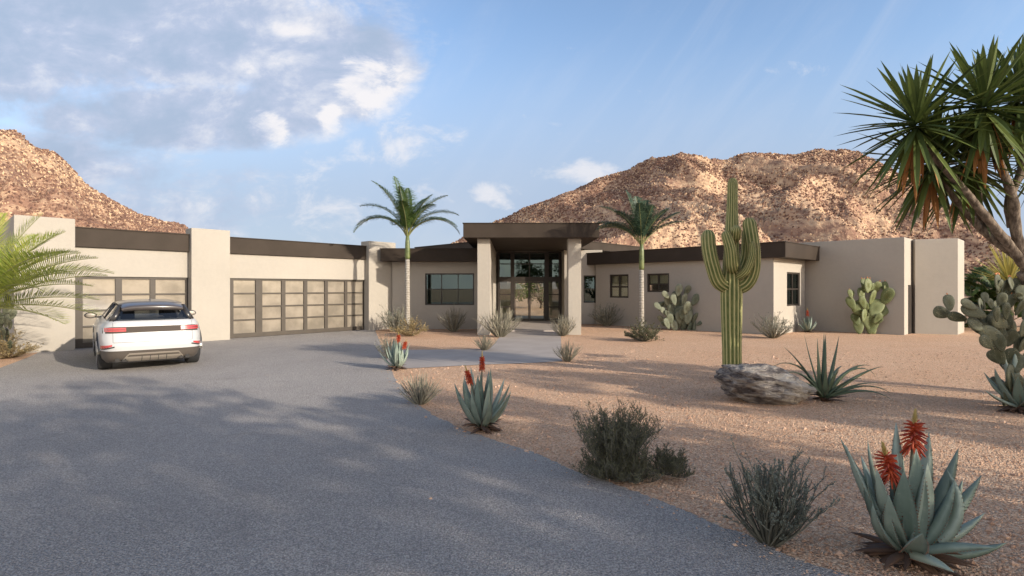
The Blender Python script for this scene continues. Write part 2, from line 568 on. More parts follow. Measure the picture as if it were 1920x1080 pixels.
# --- garage wing (runs away to the right)
G = Frame((-12.87, 15.8), (6.64, 7.2))
PO = .3
pil = [(G.s_px(26, PO), G.s_px(141, PO)), (G.s_px(359, PO), G.s_px(431.5, PO)), (G.s_px(691.7, PO), G.s_px(742, PO))]
for i, (a, b) in enumerate(pil):
    m = MB(); m.fbox(G, a, b, -.32 if i else -7.0, PO, -.1, 3.8); hb(m, 'pilaster', M['stucco'], .012)
hd = MB(); hd2 = MB()
for (a, b) in ((pil[0][1], pil[1][0]), (pil[1][1], pil[2][0])):
    hd.fbox(G, a, b, -.25, 0, 2.15, 3.3)
    hd2.fbox(G, a, b, -.35, .10, 3.02, 3.57)
    hd2.fbox(G, a, b, -.35, .125, 3.571, 3.605)
hb(hd, 'garage_wall', M['stucco'])
hb(hd2, 'roof_fascia', M['fascia'], .006)
rf = MB(); rf.fbox(G, pil[0][0] + .1, pil[2][1] - .1, -7.0, -.36, 3.25, 3.5)
rf.fbox(G, pil[0][0] + .1, pil[2][1] - .1, -7.2, -7.0, 0, 3.5)
hb(rf, 'garage_roof', M['fascia'])


def garage_door(a, b, cols, rows_from, label, side_l, side_r):
    o = -.10; zt = 2.15
    root = empty('garage_door'); root.parent = house; root['label'] = label
    f = MB()
    f.fbox(G, a, a + side_l, o - .06, o + .04, 0.01, zt); f.fbox(G, b - side_r, b, o - .06, o + .04, 0.01, zt)
    f.fbox(G, a + side_l, b - side_r, o - .058, o + .038, zt - .07, zt)
    f.fbox(G, a + side_l, b - side_r, o - .058, o + .038, 0.015, .17)
    zs = [.17 + (zt - .24) * k / 4 for k in range(5)]
    for k in (1, 2, 3): f.fbox(G, a + side_l, b - side_r, o - .05, o + .025, zs[k] - .026, zs[k] + .026)
    for (c, w) in cols: f.fbox(G, c - w / 2, c + w / 2, o - .052, o + .031, .17, zt - .07)
    f.build('door_frame', M['doorframe'], root)
    g = MB(); g.fbox(G, a + .02, b - .02, o - .03, o - .02, .1, zt - .03)
    g.build('frosted_panes', M['frosted'], root)
    bk = MB(); bk.fbox(G, a - .05, b + .05, o - .3, o - .26, 0, zt + .1)
    bk.build('door_backing', M['dark'], root)
    return root


d1a, d1b = pil[0][1], pil[1][0]
d2a, d2b = pil[1][1], pil[2][0]
sx = lambda px: G.s_px(px, -.08)
garage_door(d1a, d1b, [(sx(222.5), .17), (sx(286.5), .15)], 0, 'three-column frosted garage door behind the white car', sx(155) - d1a, d1b - sx(348))
garage_door(d2a, d2b, [(sx(485.5), .24), (sx(531.5), .15), (sx(573), .14), (sx(611.7), .135), (sx(648.5), .13)], 0,
            'wide six-column frosted garage door', sx(437.5) - d2a, d2b - sx(682))

# --- window wing left of the entry
W = Frame((-6.0, 23.5), (1, 0))
wm = MB()
wz1, wz0 = 2.443, 1.05
ws0, ws1 = -3.81 + 6.0, -1.66 + 6.0
wall_mesh(wm, W, .75, 4.668, -.1, 3.2, .25, [(ws0, ws1, wz0, wz1)])
hb(wm, 'front_wall', M['stucco'])
window(W, ws0, ws1, wz0, wz1, [W.s_px(828, -.05), W.s_px(859, -.05)], [wz0 + .70])
fm = MB(); fm.fbox(W, .38, 4.665, -.05, .6, 2.955, 3.47); fm.fbox(W, .355, 4.665, -.05, .625, 3.471, 3.50)
hb(fm, 'roof_fascia', M['fascia'], .006)
rm = MB(); rm.fbox(W, .6, 4.66, -6, -.06, 3.1, 3.4); hb(rm, 'wing_roof', M['fascia'])

# --- entry portico
pm = MB(); pm.box(-1.33, -.837, 20.56, 28.5, -.1, 3.70); hb(pm, 'entry_pier', M['stucco'], .012)
pm = MB(); pm.box(2.158, 2.653, 20.56, 21.06, -.1, 3.70); hb(pm, 'entry_column', M['stucco'], .012)
cm = MB(); cm.box(-1.84, 3.29, 20.2, 28.0, 3.702, 4.225); cm.box(-1.865, 3.315, 20.175, 28.02, 4.226, 4.262)
hb(cm, 'entry_canopy', M['fascia'], .008)
pf = MB(); pf.box(-.835, 2.157, 22.0, 28.4, -.05, .075); hb(pf, 'entry_floor', M['concrete'], .008)
N = Frame((0, 28.2), (1, 0))
NX = lambda px: N.s_px(px, .03)
er = empty('entry_glazing'); er.parent = house
em = MB()
gz = lambda py: EYE + (540 - py) * 28.2 / F
for (x0, x1, z0, z1, o) in [(NX(933), NX(937), .076, 3.70, .05), (NX(957.2), NX(964.5), .076, 3.70, .06), (NX(1021.2), NX(1029), .076, 3.70, .06), (NX(1047.5), NX(1052), .076, 3.70, .05),
                            (NX(991.7), NX(994), gz(519.2), 3.70, .035)]:
    em.fbox(N, x0, x1, -.06, o, z0, z1)
segs = [(NX(937), NX(957.2)), (NX(964.5), NX(1021.2)), (NX(1029), NX(1047.5))]
for (x0, x1) in segs:
    em.fbox(N, x0, x1, -.055, .045, gz(528.3), gz(519.2))
    em.fbox(N, x0, x1, -.04, .03, gz(494.9) - .025, gz(494.9) + .025)
    em.fbox(N, x0, x1, -.055, .045, 3.63, 3.70)
for (x0, x1) in (segs[0], segs[2]):
    for py in (552.1, 575.5): em.fbox(N, x0, x1, -.04, .03, gz(py) - .025, gz(py) + .025)
    em.fbox(N, x0, x1, -.05, .045, .076, .16)
em.build('glazing_frame', M['frame'], er)
gm = MB()
for (x0, x1) in (segs[0], segs[2]):
    sg = MB(); sg.fbox(N, x0, x1, -.012, -.004, .16, 2.14); sg.build('sidelight_pane', M['clearglass'], er)
gm = MB()
for (x0, x1) in segs: gm.fbox(N, x0, x1, -.012, -.004, gz(519.2), 3.64)
gm.build('glazing_panes', M['glass'], er)
dm = MB()
x0, x1 = segs[1]
mid = (x0 + x1) / 2
for (a, b) in ((x0 + .006, mid - .004), (mid + .004, x1 - .006)):
    dm.fbox(N, a, a + .05, -.05, .035, .085, gz(528.3) - .006); dm.fbox(N, b - .05, b, -.05, .035, .085, gz(528.3) - .006)
    dm.fbox(N, a + .05, b - .05, -.048, .033, .085, .19); dm.fbox(N, a + .05, b - .05, -.048, .033, gz(528.3) - .07, gz(528.3) - .006)
dr = dm.build('entry_door', M['frame'], er)
g2 = MB(); g2.fbox(N, x0 + .03, mid - .03, -.012, -.004, .15, 2.1); g2.fbox(N, mid + .03, x1 - .03, -.012, -.004, .15, 2.1)
g2.build('door_glass', M['clearglass'], dr)
hm = MB()
for x in (mid - .09, mid + .09): hm.tube([N.p(x, .035, .95), N.p(x, .08, .97), N.p(x, .08, 1.33), N.p(x, .035, 1.35)], [.012] * 4, 6)
hm.build('door_handle', M['frame'], dr, smooth=True)
for (x0, x1) in (segs[0], segs[2]):
    n = 46; bl = MB()
    for k in range(n):
        z = .2 + (2.08 - .2) * k / n
        bl.fbox(N, x0 + .01, x1 - .01, -.12, -.10, z, z + .034)
    bl.build('window_blind', M['blind'], er)
im = MB(); im.box(-1.3, 3.0, 28.4, 33.5, -.02, .06); hb(im, 'hall_floor', M['floor'])
im = MB(); im.box(-1.5, -.3, 33.5, 33.7, 0, 3.7); im.box(2.4, 3.2, 33.5, 33.7, 0, 3.7); im.box(-.3, 2.4, 33.5, 33.7, 2.45, 3.7); im.box(1.02, 1.08, 33.55, 33.6, 0, 2.45); im.box(-1.55, -1.3, 28.5, 33.5, 0, 3.7); im.box(3.0, 3.25, 28.4, 33.5, 0, 3.7); im.box(-1.55, 3.25, 28.05, 33.7, 3.72, 3.8)
hb(im, 'hall_wall', M['floor'])

# --- wall right of the entry, with the tall window
K = Frame((2.62, 26.8), (1, 0))
km = MB()
t0, t1 = K.s_px(1094, -.05), K.s_px(1119.3, -.05)
tz0, tz1 = 1.06, 2.43
wall_mesh(km, K, 0, 1.9, -.1, 3.7, .25, [(t0, t1, tz0, tz1)])
km.box(2.62, 2.87, 27.052, 28.5, -.1, 3.7)
hb(km, 'front_wall', M['stucco'])
window(K, t0, t1, tz0, tz1, [], [1.76])

# --- right wing
S = Frame((4.3, 26.5), (.688, -.7255))
sc_end = S.s_px(1450.5)
sw = MB()
b0, b1 = S.s_px(1144, -.05), S.s_px(1179.5, -.05)
c0, c1 = S.s_px(1214, -.05), S.s_px(1255.7, -.05)
bz0, bz1 = S.z_py(558, b0, -.05), S.z_py(515, b0, -.05)
cz0, cz1 = S.z_py(547.5, c0, -.05), S.z_py(513.3, c0, -.05)
wall_mesh(sw, S, -.2, sc_end, -.1, 3.3, .25, [(b0, b1, bz0, bz1), (c0, c1, cz0, cz1)])
hb(sw, 'wing_wall', M['stucco'])
window(S, b0, b1, bz0, bz1, [(b0 + b1) / 2], [bz0 + (bz1 - bz0) * .47], bar=.075, w=.075,
       curtain=[(b0 - .05, b0 + .52, bz0 - .1, bz1 + .1), (b1 - .52, b1 + .05, bz0 - .1, bz1 + .1)], gl=M['clearglass'])
window(S, c0, c1, cz0, cz1, [(c0 + c1) / 2], [cz0 + (cz1 - cz0) * .42], bar=.07, w=.075, gl=M['clearglass'],
       curtain=[(c0 - .05, c1 + .05, cz0 + (cz1 - cz0) * .42, cz1 + .1)])
EC = S.p(sc_end, 0, 0)
En = Frame((EC[0], EC[1]), (.7255, .688))
e_len = En.s_px(1509)
ew = MB()
q0, q1 = En.s_px(1473, -.05), En.s_px(1497.7, -.05)
qz0, qz1 = En.z_py(574, q0, -.05), En.z_py(510, q0, -.05)
wall_mesh(ew, En, .252, e_len, -.1, 3.3, .25, [(q0, q1, qz0, qz1)])
ew.fbox(S, sc_end - .25, sc_end - .0005, -.2505, -.0005, -.1, 3.3)
hb(ew, 'wing_end_wall', M['stucco'])
window(En, q0, q1, qz0, qz1, [q0 + (q1 - q0) * .5], [qz0 + (qz1 - qz0) * .5], w=.07, bar=.06)
# roof fascia: a slab with overhang, mitred as one prism
A1 = S.p(-.75, .2, 0); A2 = S.p(sc_end + .5, .2, 0)
A3 = En.p(e_len + .75, .5, 0); A4 = En.p(e_len + .75, -2.2, 0); A5 = S.p(-.75, -5.5, 0)
fm = MB(); fm.prism([A1[:2], A2[:2], A3[:2], En.p(e_len + .75, -5.5, 0)[:2], A5[:2]], 2.955, 3.515)
fm.prism([S.p(-.77, .225, 0)[:2], S.p(sc_end + .525, .225, 0)[:2], En.p(e_len + .76, .525, 0)[:2], En.p(e_len + .76, -5.51, 0)[:2], S.p(-.77, -5.51, 0)[:2]], 3.516, 3.55)
hb(fm, 'roof_fascia', M['fascia'], .006)

# --- two plain blocks at the right end
B = Frame((15.0, 20.49), (-.688, .726))
Br = Frame((15.0, 20.49), (.726, .688))
bl1 = MB()
pA = (15.0, 20.49); pB = Br.p(1.28, 0, 0)[:2]
pC = (pB[0] - .688 * 3.6, pB[1] + .726 * 3.6); pD = (pA[0] - .688 * 3.9, pA[1] + .726 * 3.9)
bl1.prism([pA, Br.p(6, 0, 0)[:2], (Br.p(6, 0, 0)[0] - .688 * 3.9, Br.p(6, 0, 0)[1] + .726 * 3.9), pD], -.1, 3.75)
hb(bl1, 'end_block', M['stucco'], .012)
gd = MB(); gd.fbox(Br, .66, 1.24, .002, .03, 0, 1.92)
hb(gd, 'side_door', M['frame'])
B2 = Frame((17.2, 20.67), (.726, .688))
n2 = MB()
n2.prism([(15.93, 21.19), (17.2, 20.67), B2.p(1.65, 0, 0)[:2], (16.6, 23.6)], -.1, 3.72)
hb(n2, 'end_block', M['stucco'], .012)

# --- tall roof behind the entry: diamond plan, corner towards the drive
T = Vector((1.03, 23.9))
dl = Vector((-.69, .72)); dR = Vector((.69, .72))
pts = [T, T + dR * 9.2, T + dR * 9.2 + dl * 9.6, T + dl * 9.6]
tm = MB(); tm.prism([tuple(p) for p in pts], 3.735, 4.11); tm.prism([tuple(p) for p in [T - (dl + dR) * .025, T + dR * 9.2 + (dR - dl) * .025, T + dR * 9.2 + dl * 9.6 + (dl + dR) * .025, T + dl * 9.6 + (dl - dR) * .025]], 4.111, 4.15)
hb(tm, 'roof_fascia', M['fascia'], .006)
ctr = sum((p for p in pts), Vector((0, 0))) / 4
ins = [p + (ctr - p).normalized() * .55 for p in pts]
um = MB()
for i in (1, 2, 3):
    a = ins[i]; b = ins[(i + 1) % 4]
    if i == 3:
        b = a + (b - a) * .45
    fr = Frame(a, b - a)
    um.fbox(fr, 0, (b - a).length, -.25, 0, 0 if i == 3 else 2.7, 3.73)
a = ins[1]; fr = Frame(ins[0], ins[1] - ins[0]); L = (ins[1] - ins[0]).length
um.fbox(fr, L * .42, L, -.25, 0, 2.9, 3.73)
hb(um, 'clerestory_wall', M['stucco'])

# ------------------------------------------------------------------ ground, drive, path, hills
def fill(poly, z, name, m, sub=None):
    bm = bmesh.new()
    vs = [bm.verts.new((p[0], p[1], z)) for p in poly]
    f = bm.faces.new(vs); bmesh.ops.triangulate(bm, faces=[f])
    bmesh.ops.recalc_face_normals(bm, faces=bm.faces)
    me = bpy.data.meshes.new(name); bm.to_mesh(me); bm.free()
    if me.polygons[0].normal.z < 0: me.flip_normals()
    me.materials.append(m)
    o = bpy.data.objects.new(name, me); col.objects.link(o)
    return o


def catmull(pts, n=6):
    pts = [Vector(p) for p in pts]; out = []
    for i in range(len(pts) - 1):
        p0 = pts[max(i - 1, 0)]; p1 = pts[i]; p2 = pts[i + 1]; p3 = pts[min(i + 2, len(pts) - 1)]
        for k in range(n):
            t = k / n
            out.append(.5 * ((2 * p1) + (-p0 + p2) * t + (2 * p0 - 5 * p1 + 4 * p2 - p3) * t * t + (-p0 + 3 * p1 - 3 * p2 + p3) * t ** 3))
    out.append(pts[-1]); return out


g = MB(); g.add([(-900, -900, 0), (900, -900, 0), (900, 900, 0), (-900, 900, 0)], [(0, 1, 2, 3)])
tag(g.build('ground', M['gravel']), 'tan desert gravel ground', 'ground', kind='structure')

edge = [gp(704, 621), gp(712, 640), gp(718, 657), gp(733, 693), gp(745, 715), gp(765, 740), gp(800, 770), gp(850, 797), gp(920, 822), gp(1000, 850), gp(1100, 888),
        gp(1200, 925), gp(1300, 965), gp(1420, 1012), gp(1600, 1085), Vector((4.2, 2.0, 0)), Vector((9, -1.2, 0)), Vector((30, -9, 0))]
rr = random.Random(5)
edge = catmull(edge, 30)
edge = [p + Vector((noise.noise(p * 2.3) * .05 + noise.noise(p * 11) * .025 + rr.uniform(-.008, .008), noise.noise(p * 2.3 + Vector((7, 3, 1))) * .05 + noise.noise(p * 11 + Vector((7, 3, 1))) * .025 + rr.uniform(-.008, .008), 0)) for p in edge]
left = [Vector((30, -22, 0)), Vector((-40, -22, 0)), Vector((-40, 6, 0)), Vector((-16, 10.6, 0))]
left += catmull([gp(0, 690), gp(30, 679), gp(58, 668), gp(72, 661)], 5)
s_end = pil[2][0] + .2
left += [Vector(G.p(G.s_px(60, PO), PO, 0)), Vector(G.p(pil[0][1], -.2, 0)), Vector(G.p(pil[2][0], -.2, 0)), Vector(G.p(pil[2][0] + .35, .32, 0))]
tag(fill(edge + left, .005, 'driveway', M['asphalt']), 'grey asphalt driveway in front of the garage', 'driveway', kind='structure')
pp = [gp(718, 657), gp(812, 656), gp(918, 655), Vector((-.50, 18.6, 0)), Vector((-.40, 20.5, 0)), Vector((-.40, 22.0, 0)), Vector((1.95, 22.0, 0)), Vector((1.86, 20.5, 0)), gp(1054, 678), gp(1000, 681), gp(900, 684.5), gp(733, 693)]
tag(fill(pp, .010, 'path', M['concrete']), 'pale concrete path leading to the entry', 'path', kind='structure')


def inside(p, poly):
    c = False; n = len(poly); j = n - 1
    for i in range(n):
        a, b = poly[i], poly[j]
        if (a[1] > p[1]) != (b[1] > p[1]) and p[0] < (b[0] - a[0]) * (p[1] - a[1]) / (b[1] - a[1]) + a[0]: c = not c
        j = i
    return c


dpoly = [(p.x, p.y) for p in edge + left]; ppoly = [(p.x, p.y) for p in pp]
pb = MB(); rr = random.Random(11)
cnt = 0
while cnt < 9500:
    y = 2.6 + 13 * rr.random() ** 1.7; x = rr.uniform(-.3 * y, 1.0 * y)
    if inside((x, y), ppoly): continue
    if inside((x, y), dpoly):
        if rr.random() > .004 and not (rr.random() < .45 and any((e.x - x) ** 2 + (e.y - y) ** 2 < .05 * rr.random() for e in edge[::2])): continue
    r = rr.uniform(.004, .011) * (1 + .03 * y) * (2.2 if rr.random() < .04 else 1)
    vs = []
    for (dx, dy, dz) in ((1, 0, .3), (0, 1, .35), (-1, 0, .3), (0, -1, .25), (.2, .1, 1.0)):
        k = rr.uniform(.7, 1.2)
        vs.append((dx * r * k, dy * r * k, dz * r * .9))
    an = rr.uniform(0, 6.28); ca, sa = math.cos(an), math.sin(an)
    vs = [(x + a * ca - b * sa, y + a * sa + b * ca, .004 + c) for a, b, c in vs]
    vs += [(vs[i][0], vs[i][1], 0) for i in range(4)]
    pb.add(vs, [(0, 1, 4), (1, 2, 4), (2, 3, 4), (3, 0, 4), (5, 6, 1, 0), (6, 7, 2, 1), (7, 8, 3, 2), (8, 5, 0, 3)])
    cnt += 1
tag(pb.build('gravel_stones', M['pebble']), 'loose tan and pinkish stones scattered over the gravel', 'gravel', kind='stuff')


def hills(name, sky, az0, az1, seed, label, D, NS, slabel):
    na, nr = 420, 150
    def S(px):
        for (a, b), (c, d) in zip(sky, sky[1:]):
            if a <= px <= c:
                t = (px - a) / (c - a)
                return (540 - (b + (d - b) * t)) / F
        return (540 - (sky[0][1] if px < sky[0][0] else sky[-1][1])) / F
    vs = []; fs = []
    for i in range(na + 1):
        az = az0 + (az1 - az0) * i / na
        px = 960 + F * math.tan(az)
        y1 = math.cos(az)
        sl = S(px)
        ridge = D * (1 + .16 * noise.noise(Vector((az * 5, seed, 0))))
        H = sl * ridge * y1 + EYE
        for j in range(nr + 1):
            q = j / nr
            r = 105 + (ridge * 1.35 - 105) * q
            s = (r - 105) / (ridge - 105)
            x, y = r * math.sin(az), r * math.cos(az)
            if s < 1:
                prof = .22 * s + .78 * s ** 1.55
            else:
                prof = 1 - ((s - 1) / .35) ** 1.3 * .9
            P = Vector((x / 62.0 + seed, y / 95.0, .3))
            wv = noise.noise_vector(P * 1.3) * .55
            rg = noise.ridged_multi_fractal(Vector((P.x + wv.x + y / 160.0, P.y * .55 + wv.y, 0)), 1.0, 2.1, 5, 1.0, 2.0)
            env = max(0, min(1, s * (1.06 - s) * 4)) if s < 1 else 0
            h = H * prof + (rg - 1.15) * 15.0 * env * min(1, H / 40)
            det = noise.fractal(Vector((x / 9.0, y / 9.0, seed)), 1.0, 2.1, 5)
            h += det * 1.5 * min(1, s * 2) * min(1, max(0, H) / 15)
            if s < 1: h = min(h, H * (r / ridge) + det * .8 + .2)
            vs.append((x, y, max(h, -.6)))
    for i in range(na):
        for j in range(nr):
            a = i * (nr + 1) + j
            fs.append((a, a + 1, a + nr + 2, a + nr + 1))
    qr = random.Random(int(seed * 100)); sm = MB(); k = 0
    while k < NS:
        i = qr.randrange(na); j = int(nr * (.10 + .68 * qr.random() ** .8))
        a = vs[i * (nr + 1) + j]; b = vs[(i + 1) * (nr + 1) + j + 1]
        t = qr.random(); p = [a[q] + (b[q] - a[q]) * t for q in range(3)]
        if p[2] / math.hypot(p[0], p[1]) < .03 or abs(p[0]) > 1.25 * p[1]: continue
        pn = noise.fractal(Vector((p[0] / 26 + p[2] / 18, p[2] / 14, seed)), 1.0, 2.0, 3)
        if qr.random() < max(0, pn - .05) * 1.2: continue
        rock = qr.random() < .30 + pn * .5
        r = qr.uniform(.25, .62) * (math.hypot(p[0], p[1]) / 280) * (.85 if rock else 1)
        h = r * qr.uniform(.9, 1.6)
        ring = [(p[0] + r * math.cos(q * 1.2566 + t) * qr.uniform(.7, 1.2), p[1] + r * math.sin(q * 1.2566 + t) * qr.uniform(.7, 1.2), p[2] + h * qr.uniform(.3, .6)) for q in range(5)]
        vv = ring + [(p[0] + qr.uniform(-.3, .3) * r, p[1], p[2] + h), (p[0], p[1], p[2] - .8)]
        sm.add(vv, [(q, (q + 1) % 5, 5) for q in range(5)] + [((q + 1) % 5, q, 6) for q in range(5)], 1 if rock else 0)
        k += 1
    tag(sm.build('hill_scrub', [M['scrub'], M['hillrock']]), slabel, 'scrub', kind='stuff')
    m = MB(); m.v = vs; m.f = [tuple(reversed(f)) for f in fs]; m.m = [0] * len(fs)
    o = m.build(name, M['hill'], smooth=True)
    tag(o, label, 'hill', kind='structure')
    return o


R_SKY = [(700, 560), (800, 490), (850, 455), (925, 414), (980, 393), (1040, 371), (1090, 350), (1120, 336), (1150, 328), (1180, 321), (1205, 303), (1225, 294), (1260, 292), (1275, 287), (1300, 290), (1340, 297), (1358, 303),
         (1385, 291), (1440, 288), (1500, 287), (1540, 281), (1580, 282), (1610, 286), (1640, 300), (1680, 322), (1720, 345), (1760, 372), (1800, 398), (1850, 428), (1920, 462), (2050, 510), (2200, 560)]
L_SKY = [(-500, 380), (-300, 330), (-150, 275), (-60, 248), (0, 247), (28, 246), (45, 258), (70, 276), (100, 284), (130, 315), (160, 345), (200, 372), (240, 392), (270, 407), (310, 414), (345, 424), (380, 455), (470, 500), (600, 560)]
tanaz = lambda px: math.atan((px - 960) / F)
hills('hills', R_SKY, tanaz(700), tanaz(2200), 3.7, 'rugged tan and purple-brown desert mountain behind the right half of the house', 330, 62000, 'dark scrub and pale boulders dotted over the mountain behind the right half of the house')
hills('hills', L_SKY, tanaz(-500), tanaz(600), 9.2, 'steep brown desert mountain shoulder beyond the garage', 300, 34000, 'dark scrub and pale boulders dotted over the mountain shoulder beyond the garage')


# ------------------------------------------------------------------ plants
def curve_pts(base, az, el, length, bend, n, droop=0.0, pw=1.0):
    """points along an arching stem: bend = total change of elevation (radians)"""
    p = Vector(base); out = [p.copy()]; dirs = []
    for i in range(n):
        t = (i + .5) / n
        e = el + bend * t ** pw
        d = Vector((math.cos(e) * math.cos(az), math.cos(e) * math.sin(az), math.sin(e)))
        p = p + d * (length / n); out.append(p.copy()); dirs.append(d)
    return out


def fleshy_leaf(mb, base, az, el, length, width, bend, thick=.25, n=9, cup=.45, teeth=None, twist=0.0, tap=2.3, pw=1.0):
    pts = curve_pts(base, az, el, length, bend, n, 0, pw)
    side0 = Vector((-math.sin(az), math.cos(az), 0))
    vs = []; fs = []
    k = 6
    edges = []
    for i, p in enumerate(pts):
        t = i / n
        w = width * .5 * (.72 + 1.0 * t - .55 * t * t) * max(0.0, 1 - t ** tap) + .002
        tan = (pts[min(i + 1, n)] - pts[max(i - 1, 0)]).normalized()
        side = (side0 + Vector((0, 0, 1)) * twist * t); side = (side - tan * side.dot(tan)).normalized()
        up = side.cross(tan)
        if up.z < 0 and abs(up.z) > .3 and el < R(60): pass
        c = cup * w
        th = thick * w * 2
        prof = [(-w, c), (-w * .5, c * .25), (0, 0), (w * .5, c * .25), (w, c), (0, -th)]
        prof = [(-w, c), (-w * .45, c * .12), (w * .45, c * .12), (w, c), (w * .55, c * .2 - th * .8), (-w * .55, c * .2 - th * .8)]
        sgn = 1
        for a, b in prof: vs.append(p + side * a - up * b * -1 * sgn)
        edges.append((p + side * w + up * c, p - side * w + up * c, side, tan, w))
    for i in range(n):
        for j in range(k):
            j2 = (j + 1) % k
            fs.append((i * k + j, i * k + j2, (i + 1) * k + j2, (i + 1) * k + j))
    fs.append(tuple(range(k - 1, -1, -1))); fs.append(tuple(range(n * k, n * k + k)))
    mb.add(vs, fs)
    if teeth is not None:
        for i in range(1, n - 1):
            for q in range(3):
                f = q / 3
                for sd, ix in ((1, 0), (-1, 1)):
                    a = edges[i][ix].lerp(edges[i + 1][ix], f); tn = edges[i][3]; s_ = edges[i][2] * sd
                    r = .006 + .05 * edges[i][4]
                    teeth.add([a - tn * r * .5, a + tn * r * .5, a + s_ * r * 1.3 + tn * r * .3, a + Vector((0, 0, r * .4))], [(0, 1, 2), (1, 3, 2), (3, 0, 2)], 1)


def aloe(loc, label, seed, H=.8, n=22, spikes=(), width=.11, dry=26, mats='aloe', toothed=False, open_=1.0, group='aloes growing in the gravel', rot=0.0, name='aloe_plant', explicit=None, tap=2.3, pw=1.0):
    rr = random.Random(seed)
    root = empty(name, loc, rot); tag(root, label, 'aloe', group)
    lv = MB(); th = lv if toothed else None
    ga = 2.39996
    if explicit:
        for (az, el, L, w, b) in explicit:
            a = R(az); fleshy_leaf(lv, (.03 * math.cos(a), .03 * math.sin(a), .07), a, R(el), L, w, R(b), teeth=th, twist=rr.uniform(-.45, .45), tap=tap, pw=pw)
    else:
        for i in range(n):
            t = i / (n - 1)                      # 0 = inner, 1 = outer
            az = i * ga + rr.uniform(-.25, .25)
            el = R(84 - 66 * t * open_ + rr.uniform(-7, 7))
            L = H * (1.0 - .22 * t) * rr.uniform(.85, 1.05)
            bend = R(rr.uniform(-14, 16) + 34 * t)
            r0 = .02 + .05 * t
            fleshy_leaf(lv, (r0 * math.cos(az), r0 * math.sin(az), .10 - .05 * t), az, el, L, width * rr.uniform(.85, 1.15), bend, teeth=th, twist=rr.uniform(-.25, .25))
    lv.build('leaves', [M[mats], M['tooth']], root, smooth=True)
    if dry:
        dr = MB()
        for i in range(dry):
            az = rr.uniform(0, 6.283)
            fleshy_leaf(dr, (.03 * math.cos(az), .03 * math.sin(az), .07 * rr.random() + .02), az, R(rr.uniform(-8, 30)), H * rr.uniform(.22, .42), width * .55, R(rr.uniform(-60, -15)), thick=.1, n=5)
        dr.tube([(0, 0, 0), (0, 0, .12)], [.05, .045], 8)
        dr.build('dry_leaves', M['dryaloe'], root, smooth=True)
    for (dx, dy, hz, fl, fr) in spikes:           # flower spikes: offset of the head, head height, head length, head radius
        sp = MB()
        top = Vector((dx, dy, hz))
        pts = [Vector((0, 0, .1)), Vector((dx * .25, dy * .25, hz * .4)), Vector((dx * .7, dy * .7, hz * .78)), top]
        sp.tube(catmull(pts, 3), [.011 * H / .8] * 10, 6)
        ax = (pts[-1] - pts[-2]).normalized()
        so = sp.build('flower_spike', M['stalk'], root, smooth=True)
        fm = MB(); nfl = 64
        for i in range(nfl):
            t = i / nfl
            az = i * ga
            c = top + ax * fl * (t * .85)
            dn = -.9 + 1.3 * t
            out = Vector((math.cos(az), math.sin(az), dn)).normalized()
            Lf = fr * 1.12 * (1.1 - .5 * t) * rr.uniform(.85, 1.1)
            out2 = (out + Vector((0, 0, -.5 + .4 * t))).normalized()
            fm.tube([c, c + out * Lf * .5, c + (out * .5 + out2 * .5) * Lf], [.0046 * H / .8, .007 * H / .8, .0035 * H / .8], 4)
        fm.build('red_florets', M['flower'], so)
        bm_ = MB()
        for i in range(34):
            t = i / 34; az = i * ga
            c = top + ax * fl * (.78 + .48 * t)
            out = (Vector((math.cos(az), math.sin(az), 0)) * (1 - t * .6) * .55 + ax).normalized()
            bm_.tube([c, c + out * fr * .45 * (1.1 - .5 * t)], [.005 * H / .8, .0015], 4)
        bm_.build('flower_bud', M['bud'], so)
    return root


aloe(gp(1700, 1050), 'largest blue-green aloe with two red flower heads, nearest the camera', 3, H=.80, spikes=((.055, .02, .74, .19, .085), (-.13, -.04, .56, .19, .085)), width=.135, toothed=True, dry=34,
     explicit=[(95, 88, .82, .12, -4), (178, 54, .78, .10, 16), (165, 62, .80, .12, 2), (150, 66, .72, .12, 18), (200, 62, .62, .12, 8), (182, 40, .58, .10, 48), (230, 70, .60, .15, 6), (262, 82, .70, .16, 4), (290, 76, .62, .16, 10),
               (20, 72, .78, .13, 8), (40, 62, .72, .13, 2), (0, 60, .74, .13, 10), (330, 54, .56, .14, 26), (352, 44, .66, .13, 14), (8, 26, .60, .11, 44), (2, 12, .56, .11, 26), (345, 20, .66, .13, 100), (330, 4, .50, .11, 30), (306, 34, .46, .12, -20),
               (215, 44, .50, .12, 30), (245, 30, .44, .13, 14), (272, 14, .34, .13, -14), (120, 60, .6, .12, 10), (65, 55, .62, .12, 12), (192, 24, .42, .10, 60), (205, 30, .4, .11, 66)])
aloe(gp(903, 806), 'upright blue-green aloe with two red spikes at the drive edge mid-picture', 8, H=.72, n=24, spikes=((.005, .0, .78, .17, .05), (-.14, -.05, .62, .17, .055)), width=.105, open_=.72, toothed=True, dry=34)
aloe(gp(745, 693), 'pale aloe with two orange-red heads beside the path corner', 21, H=.62, n=20, spikes=((0.03, -.04, .64, .15, .062), (.15, -.06, .50, .15, .062)), width=.085, open_=.75, dry=26)
aloe(gp(1515, 623), 'small aloe with one red spike in the corner by the right wing end wall', 31, H=.62, n=26, spikes=((-.02, 0, .70, .22, .075),), width=.085, open_=.95, dry=26)
aloe(gp(1190, 609), 'small dark aloe with maroon flower half hidden behind the right palm trunk', 37, H=.8, n=18, spikes=((-.05, 0, .8, .26, .09),), width=.10, open_=.6, dry=16)
